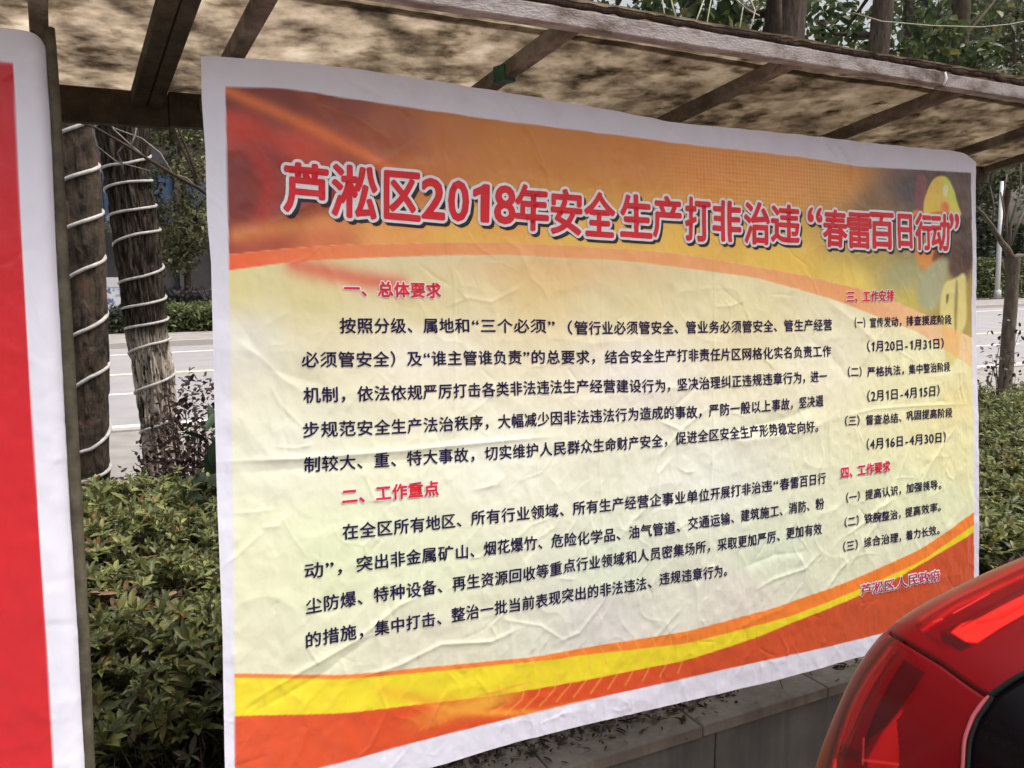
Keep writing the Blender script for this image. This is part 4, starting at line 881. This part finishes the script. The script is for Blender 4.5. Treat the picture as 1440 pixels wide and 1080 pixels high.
for pts_ in ([(278, 262), (268, 235), (255, 205), (243, 175), (238, 150)], [(276, 250), (265, 215), (247, 172), (240, 150)]):
    b.tube(np.array([at(x, y, 3.7) for x, y in pts_]), np.linspace(0.006, 0.0028, len(pts_)), 6)
b.build('stem', TWIG, br, True); rebase(br)

# street trees seen over the roof
r6 = np.random.default_rng(9)
def street_tree(label, px, yy_, wpx, lean, crown_px, n, L, mat=LEAFA, thin=False, ry=0.8):
    base = at(px, 60, yy_); wd = wpx / F * np.linalg.norm(base - CAM) / 2
    g = np.array([base[0] - lean * 0.5, yy_, 0.2]); dirx = (base[0] + lean * 0.5 - g[0]) / (base[2] - 0.2)
    path = [g + np.array([dirx * h, 0.03 * math.sin(h), h]) for h in np.linspace(0, base[2] + 2.2, 9)]
    o = empty('street_tree', tuple(g), label, 'tree', 'trees rising behind the shelter roof')
    trunk_mesh('trunk', path, np.linspace(wd * 1.25, wd * 0.8, 9), BARK3, o, 0.06, 0, 48, 40, px * 0.1)
    cs = []; rs = []
    for (x, y, dy, r_) in crown_px:
        c = at(x, y, yy_ + dy); cs.append(c); rs.append((r_, r_, r_ * 0.75))
    leaf_obj('crown', crown_leaves(cs, rs, n, L, L * 0.55, r6, 0.6), mat, o)
    for c in cs:
        b = MB(); st = path[r6.integers(4, 8)]; b.tube([st, (st + c) / 2 + r6.normal(0, 0.08, 3), c], [wd * 0.3, wd * 0.2, 0.01], 7); b.build('limb', BARK3, o, True)
    rebase(o); return o
street_tree('thick brown tree trunk rising close behind the shelter roof, broad leaves beside it', 1095, 5.4, 52, 0.1, [(890, 5, 0.6, 0.5), (960, 15, 0.2, 0.45), (1010, 5, 0.8, 0.5), (1020, 40, 0.4, 0.35), (930, -40, 0.5, 0.6), (1060, -90, 0, 0.5), (1150, -70, 0.6, 0.6)], 1150, 0.12)
street_tree('dark forked tree trunk next to the thick brown one', 1222, 6.4, 26, 0.25, [(1150, 30, 0.6, 0.3), (1180, 55, 0.4, 0.3), (1250, 60, 0.5, 0.3), (1190, -60, 0.6, 0.7), (1270, -60, 0.4, 0.6), (1190, 25, 0.8, 0.3)], 520, 0.13)
street_tree('slim straight dark trunk second from the pale foliage', 1273, 7.4, 14, 0.0, [(1300, 60, 0.6, 0.4), (1250, -40, 0.5, 0.7), (1310, 20, 0.6, 0.35), (1245, 20, 0.9, 0.3)], 380, 0.13)
street_tree('dark trunk with a swollen bend in front of the pale foliage', 1351, 6.6, 20, -0.1, [(1320, 45, -0.5, 0.28), (1375, 75, -0.4, 0.25), (1345, -50, 0.4, 0.8), (1310, 10, 0.5, 0.4), (1400, 0, 0.6, 0.5), (1330, 90, 0.5, 0.3)], 620, 0.13)
# pale vine stems straggling over the roof
b = MB()
for pts_ in ([(992, 45), (998, 10), (1004, -20)], [(935, 25), (930, -10)], [(952, 30), (945, 5), (940, -25)], [(975, 40), (990, 0)], [(1040, 40), (1045, 10), (1030, -10)], [(1055, 42), (1062, 15), (1050, -15)], [(1035, 0), (1052, 14), (1068, 22)], [(1200, 18), (1240, 30), (1310, 36), (1380, 38), (1420, 34), (1460, 26)]):
    P = np.array([at(x, y, 2.6 + 0.1 * i) for i, (x, y) in enumerate(pts_)]); b.tube(P, 0.0026, 6)
tag(b.build('dry_vine', noise_mat('pale_vine', [(0.3, (0.22, 0.20, 0.15)), (0.7, (0.40, 0.37, 0.28))], 30, 0.9), None, True), 'straggling pale vine stems above the shelter roof', 'vine')

BARKP = bark_mat('pale_street_bark', [(0.3, (0.07, 0.055, 0.042)), (0.6, (0.16, 0.13, 0.105)), (0.8, (0.23, 0.19, 0.16))], 26, 0.3, 0.7)[0]
# thin pruned tree by the road
pt = empty('pruned_tree', (0, 0, 0), 'slim pruned street tree with a knobbly head and thin bare branches beside the road', 'tree')
Yp = 5.3; g0 = atz(1412, 560, 0.05); Yp = g0[1]; pt.location = tuple(g0)
path = [np.array([g0[0], Yp, -0.02])] + [at(x, y, Yp) for x, y in ((1413, 545), (1418, 470), (1422, 420), (1424, 385), (1423, 362))]
trunk_mesh('trunk', path, [0.085, 0.08, 0.077, 0.074, 0.072, 0.092], BARKP, pt, 0.03, 0.05, 40, 60, 2.0)
b = MB()
for pts_, r0 in (([(1423, 366), (1416, 350), (1408, 340), (1395, 318), (1382, 300), (1372, 290)], 0.05), ([(1423, 368), (1432, 360), (1446, 358)], 0.06), ([(1418, 352), (1420, 320), (1430, 285), (1437, 262)], 0.03), ([(1416, 350), (1415, 310), (1424, 270)], 0.02), ([(1420, 345), (1434, 310), (1445, 290)], 0.025), ([(1408, 340), (1412, 300), (1407, 270)], 0.012), ([(1395, 318), (1398, 290), (1392, 262)], 0.010), ([(1424, 310), (1434, 270), (1436, 230)], 0.012), ([(1416, 320), (1410, 280), (1416, 245)], 0.010)):
    b.tube(np.array([at(x, y, Yp) for x, y in pts_]), np.linspace(r0, 0.008, len(pts_)), 8)
b.build('branch', BARKP, pt, True); rebase(pt)
q = at(1432, 540, Yp - 0.6); bush('roadside_shrub', 'sparse dark shrub at the foot of the slim pruned tree', 'shrub', (q[0] + 0.15, Yp - 0.3, 0.04), 0.42, 0.3, 1.2, 150, 0.06, 0.035, LEAFP, 14, r4)

# ---------------------------------------------------------------- far side of the road
def hedge(name, label, x0, x1, y0, y1, z0, z1, n, L, mat, rg, group=None):
    o = empty(name, ((x0 + x1) / 2, (y0 + y1) / 2, z0), label, 'hedge', group)
    sl = (y1 - y0)
    f = rg.random(n); x_ = x0 + (x1 - x0) * rg.random(n); yb = lambda xx: y0 + 0.10 * (xx - x0)
    dep = 1.3; face = rg.random(n) < 0.62
    y_ = yb(x_) + np.where(face, rg.uniform(-0.08, 0.12, n), rg.uniform(0, dep, n)); z_ = np.where(face, z0 + (z1 - z0) * rg.random(n), z1 + rg.uniform(-0.12, 0.06, n))
    bump_ = 0.10 * fbm(x_ * 1.5, z_ * 1.5, 2.0, 2); P = np.column_stack([x_, y_ + bump_, z_ + bump_ * 0.6])
    leaf_obj('foliage', [leaves(P, rnd_dirs(n, rg) + [0, -0.3, 0.2], rnd_dirs(n, rg) * 0.6 + [0, -0.6, 0.8], L * rg.uniform(0.6, 1.3, n), 0.5 * L * rg.uniform(0.6, 1.3, n))], mat, o)
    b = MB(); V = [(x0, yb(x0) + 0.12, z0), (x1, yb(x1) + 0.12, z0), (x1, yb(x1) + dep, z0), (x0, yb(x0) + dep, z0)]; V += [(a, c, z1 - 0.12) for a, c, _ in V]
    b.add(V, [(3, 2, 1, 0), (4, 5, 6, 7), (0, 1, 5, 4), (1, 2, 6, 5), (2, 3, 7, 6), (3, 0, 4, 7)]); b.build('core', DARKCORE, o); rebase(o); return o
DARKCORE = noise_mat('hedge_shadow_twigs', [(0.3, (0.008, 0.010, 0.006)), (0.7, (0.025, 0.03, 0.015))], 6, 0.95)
r7 = np.random.default_rng(31)
qa = atz(262, 471, 0.12)
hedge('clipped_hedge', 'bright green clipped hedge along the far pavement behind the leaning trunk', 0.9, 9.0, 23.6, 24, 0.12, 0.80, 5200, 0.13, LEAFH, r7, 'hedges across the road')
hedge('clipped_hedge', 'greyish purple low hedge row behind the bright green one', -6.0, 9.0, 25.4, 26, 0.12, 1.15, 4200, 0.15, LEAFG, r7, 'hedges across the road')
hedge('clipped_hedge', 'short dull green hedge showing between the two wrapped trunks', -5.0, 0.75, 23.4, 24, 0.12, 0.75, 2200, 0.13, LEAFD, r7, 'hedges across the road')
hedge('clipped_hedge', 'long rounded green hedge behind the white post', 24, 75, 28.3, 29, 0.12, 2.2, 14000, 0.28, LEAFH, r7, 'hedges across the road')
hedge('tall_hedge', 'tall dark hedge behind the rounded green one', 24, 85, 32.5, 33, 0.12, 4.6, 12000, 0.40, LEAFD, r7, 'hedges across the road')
def far_tree(label, c, h, rad, n, L, mat, rg, name='park_tree'):
    o = empty(name, c, label, 'tree', 'trees across the road')
    p = np.array(c, float); path = [p, p + [0.1, 0, h * 0.4], p + [0, 0.1, h * 0.75]]
    trunk_mesh('trunk', path, [rad * 0.06, rad * 0.05, rad * 0.03], BARK3, o, 0.05, 0, 16, 6, c[0])
    cs = [p + [rg.normal(0, rad * 0.42), rg.normal(0, rad * 0.35), h * rg.uniform(0.25, 0.98)] for _ in range(22)]
    leaf_obj('crown', crown_leaves(cs, [(rad * 0.36, rad * 0.36, rad * 0.30)] * 22, n, L, L * 0.5, rg, 0.4), mat, o); rebase(o)
for i, (x, y, h, rad, n_, lab) in enumerate(((51, 38, 21, 6.5, 15000, 'tall grey-green tree behind the tall dark hedge, half hidden by the banner corner'), (58, 38, 23, 6.5, 16000, 'tall grey-green tree directly behind the white post'), (67, 44, 24, 7.5, 15000, 'tall grey-green tree behind the knobbly pruned tree'), (36, 42, 19, 6.5, 7000, 'tall grey-green tree above the shelter roof end'))):
    far_tree(lab, (x, y, 0), h, rad, n_, 0.42, LEAFB, r7)
for i, (x, y, h, rad, lab) in enumerate(((2.45, 26.9, 8.0, 1.9, 'yellow-green feathery tree beside the dark building'),)):
    far_tree(lab, (x, y, 0.1), h, rad, 12000, 0.15, LEAFY, r7, 'feathery_tree')
DKW = noise_mat('dark_wall', [(0.3, (0.045, 0.043, 0.045)), (0.7, (0.075, 0.07, 0.072))], 2.0, 0.9)
bd = empty('dark_building', (4, 31, 0), 'long dark building with blue tinted panels across the road', 'building')
b = MB(); b.box((4, 34, 5), (60, 6, 10)); b.build('wall', DKW, bd)
BLUE = noise_mat('blue_tinted_glass', [(0.3, (0.03, 0.05, 0.10)), (0.7, (0.08, 0.12, 0.22))], 1.5, 0.2, 0, 1, 0.6)
COLM = plain('grey_column', (0.07, 0.065, 0.068), 0.85)
for k in range(-9, 10):
    x = 4 + k * 1.25
    b = MB(); b.box((x, 30.9, 2.6), (0.28, 0.2, 5.2)); b.build('column', COLM, bd)
    b = MB(); b.box((x + 0.62, 30.985, 4.2), (0.9, 0.03, 1.6)); b.build('window', BLUE, bd)
b = MB(); b.box((4, 30.74, 3.25), (25, 0.12, 0.18)); b.build('ledge', COLM, bd); rebase(bd)
q = at(158, 405, 24.0); sg = empty('notice_panel', (q[0], 24.9, 0.1), 'white topped blue patterned panel standing between the wrapped trunks across the road', 'sign')
m, t, p = new_mat('blue_white_mural'); tc = N(t, 'ShaderNodeTexCoord'); n = N(t, 'ShaderNodeTexNoise', Scale=4.0, Detail=5.0); t.links.new(tc.outputs['Object'], n.inputs['Vector']); r = ramp(t, n.outputs[0], [(0.42, (0.08, 0.12, 0.25)), (0.5, (0.5, 0.52, 0.56)), (0.6, (0.65, 0.65, 0.66)), (0.66, (0.1, 0.14, 0.3))]); t.links.new(r.outputs[0], p.inputs['Base Color'])
zt_, zm, zb = (at(158, y, 24.9)[2] for y in (390, 404, 436))
b = MB(); b.box((q[0], 24.9, (zt_ + zm) / 2), (1.4, 0.08, zt_ - zm)); b.build('header', plain('white_board', (0.5, 0.5, 0.52), 0.6), sg)
b = MB(); b.box((q[0], 24.9, (zm + zb) / 2 - 0.003), (1.4, 0.06, zm - zb - 0.006)); b.build('panel', m, sg)
for dx_ in (-0.6, 0.6): b = MB(); b.box((q[0] + dx_, 24.9, zb / 2), (0.08, 0.05, zb)); b.build('leg', COLM, sg); rebase(sg)
# lamp post
qb = atz(1402, 420, 0.12); lp = empty('street_post', tuple(qb), 'plain white post on the far pavement in front of the rounded hedge', 'post')
top = at(1409, 255, qb[1]); b = MB(); b.tube([qb, (qb + top) / 2, top], [0.14, 0.12, 0.09], 14); b.build('pole', plain('white_pole', (0.68, 0.68, 0.70), 0.5), lp, True)
b = MB(); b.tube([qb, qb + [0, 0, 0.5]], [0.20, 0.18], 12); b.build('base', plain('grey_base', (0.45, 0.45, 0.46), 0.6), lp, True)
rebase(lp)

# ---------------------------------------------------------------- red car
def car_paint():
    m, t, p = new_mat('red_car_paint'); a = N(t, 'ShaderNodeVertexColor'); a.layer_name = 'print'; t.links.new(a.outputs[0], p.inputs['Base Color']); p.inputs['Roughness'].default_value = 0.42; p.inputs['Specular IOR Level'].default_value = 0.10; p.inputs['Coat Weight'].default_value = 0.10; p.inputs['Coat Roughness'].default_value = 0.08
    return m
def lens():
    m, t, p = new_mat('red_lamp_lens'); a = N(t, 'ShaderNodeVertexColor'); a.layer_name = 'print'; t.links.new(a.outputs[0], p.inputs['Base Color']); p.inputs['Roughness'].default_value = 0.3; p.inputs['Specular IOR Level'].default_value = 0.10; p.inputs['Coat Weight'].default_value = 0.16; p.inputs['Coat Roughness'].default_value = 0.04
    return m
PAINTR, LENS = car_paint(), lens()
GLASSB = plain('dark_rear_glass', (0.004, 0.003, 0.004), 0.12, 0.12); TYRE = plain('tyre_rubber', (0.010, 0.010, 0.010), 0.85, 0.1); RIM = plain('alloy_rim', (0.4, 0.4, 0.42), 0.35, metal=0.8); TRIM = plain('pink_edge_trim', (0.34, 0.07, 0.085), 0.3)
car = empty('red_car', (2.8, 0.0, 0), 'glossy red car with wraparound tail lamp and dark rear glass, parked by the wall', 'car')
YS = 0.86                                       # the flank nearest the wall
sil = [(1146, 1100), (1152, 1080), (1163, 1045), (1178, 1010), (1192, 975), (1208, 945), (1226, 917), (1240, 900), (1262, 884), (1285, 868), (1320, 850), (1360, 830), (1400, 812), (1440, 795), (1500, 768), (1560, 744)]
prof = []
for x_, y_ in sil: c = at(x_, y_, YS); prof.append((c[0], c[2]))
prof = np.array(prof)
pre = np.array([(prof[0, 0] - 0.02, 0.28), (prof[0, 0] - 0.10, 0.36), (prof[0, 0] - 0.12, 0.55), (prof[0, 0] - 0.05, 0.72)])
post = np.array([(prof[-1, 0] + 0.4, prof[-1, 1] + 0.08), (prof[-1, 0] + 1.0, prof[-1, 1] + 0.10), (prof[-1, 0] + 1.5, prof[-1, 1] - 0.12), (prof[-1, 0] + 2.0, prof[-1, 1] - 0.30), (prof[-1, 0] + 2.6, prof[-1, 1] - 0.42), (prof[-1, 0] + 2.75, 0.6), (prof[-1, 0] + 2.7, 0.28)])
PR = np.vstack([pre, prof, post])
Ls = np.concatenate([[0], np.cumsum(np.linalg.norm(np.diff(PR, axis=0), axis=1))])
iv0, iv1 = Ls[len(pre)], Ls[len(pre) + len(prof) - 1]
ss = np.concatenate([np.linspace(0, iv0, 40)[:-1], np.linspace(iv0, iv1, 460), np.linspace(iv1, Ls[-1], 80)[1:]])
def smooth_interp(s, xs, ys):
    g = np.linspace(0, xs[-1], 2400); y = np.interp(g, xs, ys); k = np.hanning(61); k /= k.sum()
    y = np.convolve(np.concatenate([np.full(30, y[0]), y, np.full(30, y[-1])]), k, 'valid'); return np.interp(s, g, y)
px_, pz_ = smooth_interp(ss, Ls, PR[:, 0]), smooth_interp(ss, Ls, PR[:, 1])
tx, tz = np.gradient(px_), np.gradient(pz_); ln = np.hypot(tx, tz); tx /= ln; tz /= ln
nxp, nzp = -tz, tx                              # outward normal of the side profile (towards rear / up)
dl = np.concatenate([0.09 * (np.linspace(0, 1, 60) ** 2)[:-1], np.linspace(0.09, 0.50, 230)[:-1], np.linspace(0.50, 1.62, 60)[:-1], 1.72 - 0.09 * (np.linspace(1, 0, 30) ** 2)])
dm = np.minimum(dl, 1.72 - dl); bulge = 0.045 * np.sqrt(np.clip(1 - (1 - np.clip(dm / 0.075, 0, 1)) ** 2, 0, 1)) + 0.05 * (1 - ((dl - 0.86) / 0.86) ** 2)
Xc = px_[:, None] + nxp[:, None] * bulge[None]; Zc = pz_[:, None] + nzp[:, None] * bulge[None]; Yc = YS - dl[None] + 0 * Xc
PC = np.stack([Xc, Yc, Zc], -1); ns, nd_ = len(ss), len(dl)
PX = proj(PC.reshape(-1, 3)).reshape(ns, nd_, 2)
vis = (ss >= iv0 - 0.1)[:, None] & (ss <= iv1)[:, None] & (dl < 0.62)[None]
cr = lambda L_: [(1130 + x_ / 3.6, 780 + y_ / 3.6) for x_, y_ in L_]
X_, Y_ = PX[..., 0], PX[..., 1]
glassP = cr([(812, 1300), (815, 1080), (828, 930), (868, 825), (940, 732), (965, 705), (1040, 650), (1116, 604), (1400, 470), (1700, 420), (1700, 1300)])
gl = inpoly(X_, Y_, glassP) & vis
gapL = cr([(440, 400), (560, 470), (700, 555), (800, 630), (900, 700), (945, 722)])
low = inpoly(X_, Y_, cr([(440, 395), (560, 470), (700, 555), (800, 630), (900, 700), (945, 722), (870, 820), (825, 930), (812, 1080), (810, 1300), (-400, 1300), (-100, 700)])) & vis & ~gl
upp = inpoly(X_, Y_, cr([(440, 395), (560, 470), (700, 555), (800, 630), (900, 700), (945, 722), (965, 705), (1116, 604), (1400, 470), (1500, -400), (300, 100)])) & vis & ~gl
lamp_low = low & inpoly(X_, Y_, cr([(-400, 1300), (-100, 700), (430, 380), (520, 450), (640, 610), (470, 840), (490, 1080), (500, 1300)]))
lamp_up = upp & inpoly(X_, Y_, cr([(430, 340), (520, 150), (1500, -320), (1500, 120), (1116, 318), (850, 470), (800, 490), (690, 470), (560, 350)]))
red0 = np.array([0.14, 0.0018, 0.0042])
colr = np.zeros((ns, nd_, 3)); colr[:] = [0.13, 0.0018, 0.004]
def cpatch(poly, rgb, soft=3.0, k=1.0):
    global colr
    poly = cr(poly); ins = inpoly(X_, Y_, poly); d = dist_line(X_, Y_, poly + [poly[0]]); a = sst(np.where(ins, d, -d), soft) * k; colr = colr * (1 - a) + np.array(rgb) * a
def cline(pts, rgb, wd, k=1.0):
    global colr
    a = np.exp(-(dist_line(X_, Y_, cr(pts)) / wd) ** 2)[..., None] * k; colr = colr * (1 - a) + np.array(rgb) * a
cpatch([(440, 420), (510, 500), (420, 600), (300, 800), (220, 1000), (200, 1200), (60, 1200), (180, 800), (300, 580)], (0.12, 0.008, 0.009), 14)
cpatch([(330, 640), (420, 560), (300, 760), (240, 960), (170, 960), (230, 800)], (0.24, 0.004, 0.006), 8)
cpatch([(510, 530), (612, 600), (560, 680), (430, 860), (340, 930), (300, 1020), (300, 960), (360, 800), (440, 640)], (0.045, 0.003, 0.004), 3)
ribs = (np.sin((0.35 * X_ + Y_) * 2.2) * 0.5 + 0.5)[..., None]; inrib = inpoly(X_, Y_, cr([(520, 540), (605, 600), (550, 680), (430, 850), (345, 910), (380, 800), (450, 650)]))[..., None]
colr = np.where(inrib, colr * (0.75 + 0.9 * ribs), colr)
cpatch([(325, 1035), (400, 900), (500, 780), (480, 1055), (470, 1200), (330, 1200)], (0.42, 0.006, 0.007), 6)
cpatch([(150, 1035), (168, 1035), (160, 1200), (140, 1200)], (0.9, 0.03, 0.02), 2)
cpatch([(170, 960), (290, 990), (290, 1050), (170, 1020)], (0.07, 0.004, 0.005), 10)
cline([(240, 960), (300, 780), (420, 560), (480, 500)], (0.07, 0.004, 0.005), 2.2, 0.8); cline([(180, 960), (260, 720), (420, 500)], (0.30, 0.02, 0.02), 1.4, 0.6)
cline([(305, 930), (300, 1060)], (0.5, 0.03, 0.03), 1.2)
cpatch([(750, 392), (800, 350), (880, 325), (1000, 262), (1116, 205), (1300, 110), (1300, 205), (1116, 300), (990, 372), (880, 445), (820, 440)], (0.95, 0.022, 0.016), 4)  # reflector facets: the light they catch is put into the red
cpatch([(690, 385), (760, 410), (850, 455), (800, 490), (700, 440)], (0.05, 0.004, 0.006), 4)
cline([(880, 345), (1000, 320), (1116, 255), (1250, 190)], (0.40, 0.006, 0.008), 2.0, 0.9); cline([(800, 365), (1116, 190), (1250, 120)], (0.10, 0.004, 0.006), 1.8, 0.8)
cline([(760, 296), (940, 196)], (0.6, 0.03, 0.025), 1.0); cline([(600, 330), (760, 230), (1116, 60)], (0.42, 0.02, 0.02), 5, 0.6)  # thin highlight line painted into the lens colour
cline([(660, 340), (700, 325)], (0.5, 0.03, 0.03), 1.5)
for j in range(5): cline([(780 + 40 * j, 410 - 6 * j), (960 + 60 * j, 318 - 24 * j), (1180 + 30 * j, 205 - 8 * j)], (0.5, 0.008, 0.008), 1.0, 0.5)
for j in range(4): cline([(470 - 60 * j, 470 + 70 * j), (360 - 50 * j, 640 + 80 * j), (250 - 30 * j, 900 + 50 * j)], (0.34, 0.01, 0.01), 0.9, 0.45)
cline([(560, 360), (690, 450)], (0.07, 0.005, 0.006), 2.0, 0.9)
cline([(60, 1200), (118, 1080), (205, 800), (305, 600), (425, 445), (480, 405)], (0.035, 0.003, 0.004), 2.6, 0.8)
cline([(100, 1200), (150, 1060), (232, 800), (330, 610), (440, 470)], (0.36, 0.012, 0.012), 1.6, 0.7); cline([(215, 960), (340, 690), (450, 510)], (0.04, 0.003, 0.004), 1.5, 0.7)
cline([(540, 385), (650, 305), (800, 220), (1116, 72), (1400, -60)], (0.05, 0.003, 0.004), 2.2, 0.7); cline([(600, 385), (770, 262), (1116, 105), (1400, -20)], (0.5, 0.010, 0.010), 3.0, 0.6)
cline([(700, 400), (820, 330), (1116, 170), (1400, 40)], (0.06, 0.003, 0.004), 2.0, 0.7)
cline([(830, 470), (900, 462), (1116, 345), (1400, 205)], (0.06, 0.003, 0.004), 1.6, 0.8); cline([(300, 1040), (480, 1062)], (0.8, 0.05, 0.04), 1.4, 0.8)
dgap = dist_line(X_, Y_, gapL)
PC2 = PC.copy(); nrm = np.stack([nxp[:, None] + 0 * Xc, 0 * Xc, nzp[:, None] + 0 * Xc], -1)
PC2 -= nrm * (0.006 * np.exp(-(dgap / 2.4) ** 2))[..., None]
bcol = np.zeros((ns, nd_, 3)); bcol[:] = red0; gk = (np.exp(-(dgap / 2.2) ** 2) * vis)[..., None]; bcol = bcol * (1 - gk) + np.array([0.03, 0.003, 0.004]) * gk; colr = colr * (1 - gk) + np.array([0.03, 0.003, 0.004]) * gk
PC2 -= nrm * (0.004 * gl)[..., None]
allq = grid_quads(ns, nd_)
def pick(mask, name, mat, col=None):
    mq = mask.ravel()[allq].sum(1) >= 2
    return mq
mg = gl.ravel()[allq].sum(1) >= 2; m1 = (lamp_low.ravel()[allq].sum(1) >= 2) & ~mg; m2 = (lamp_up.ravel()[allq].sum(1) >= 2) & ~mg & ~m1; mbod = ~(mg | m1 | m2)
def sub(name, msk, mat, col=None):
    q = allq[msk]; idx, inv = np.unique(q, return_inverse=True)
    return np_mesh(name, PC2.reshape(-1, 3)[idx], inv.reshape(-1, 4)[:, ::-1], mat, car, True, None if col is None else col.reshape(-1, 3)[idx])
bod = sub('body', mbod, PAINTR, bcol)
sub('tail_lamp', m1, LENS, colr)['label'] = 'outer tail lamp with dark ribbed strip'
sub('tail_lamp', m2, LENS, colr)['label'] = 'inner tail lamp with bright red reflector'
sub('rear_window', mg, GLASSB)
# flanks and floor
for yv, nm in ((YS, 1), (YS - 1.72, 0)):
    V = [(a, yv, c) for a, c in zip(px_[::6], pz_[::6])]; V.append((px_[-1], yv, 0.26)); V.append((px_[0], yv, 0.26))
    V = np.array(V); np_mesh('side_panel', np.vstack([V, V.mean(0)]), None, PAINTR, car, False, np.tile(red0, (len(V) + 1, 1)), tris=np.array([(i, (i + 1) % len(V), len(V)) for i in range(len(V))]))
mesh_obj('underbody', [(px_[0], YS, 0.28), (px_[-1], YS, 0.28), (px_[-1], YS - 1.72, 0.28), (px_[0], YS - 1.72, 0.28)], [(0, 1, 2, 3)], TYRE, car)
# pale edge of the glass
for gp, trm, tr_ in ((cr([(805, 1200), (806, 1080), (818, 930), (858, 820), (920, 738), (945, 718)]), TRIM, 0.0030), (cr([(830, 1200), (832, 1080), (844, 930), (881, 832), (938, 752), (958, 722)]), TYRE, 0.0028), (cr([(945, 716), (965, 702), (1040, 648), (1116, 602), (1250, 538), (1400, 468)]), TYRE, 0.0036)):
  pts3 = []
  g_ = np.array(gp); q_ = np.linspace(0, len(g_) - 1, 40); g_ = np.stack([np.interp(q_, np.arange(len(g_)), g_[:, i]) for i in (0, 1)], -1)
  for x_, y_ in g_:
    d2 = np.where(vis, (X_ - x_) ** 2 + (Y_ - y_) ** 2, 1e9); k = np.unravel_index(np.argmin(d2), d2.shape); pts3.append(PC[k] + nrm[k] * 0.0005)
  pts3 = np.array(pts3)
  for _ in range(6): pts3[1:-1] = (pts3[:-2] + pts3[1:-1] * 2 + pts3[2:]) / 4
  b = MB(); b.tube(pts3, tr_, 8); b.build('window_trim', trm, car, True)
for wx in (px_.min() + 0.85, px_.min() + 3.0):
    for wy in (YS - 0.10, YS - 1.62):
        th = np.linspace(0, 2 * np.pi, 41)
        b = MB(); b.tube([(wx + 0.25 * math.cos(a), wy, 0.31 + 0.25 * math.sin(a)) for a in th], 0.065, 10, False); wo = b.build('wheel', TYRE, car, True)
        b = MB(); b.tube([(wx, wy - 0.05, 0.31), (wx, wy + 0.05, 0.31)], 0.2, 24); ro = b.build('rim', RIM, wo)
rebase(car)
for o in car.children:
    for c in o.children: c.matrix_parent_inverse = Matrix.Identity(4)
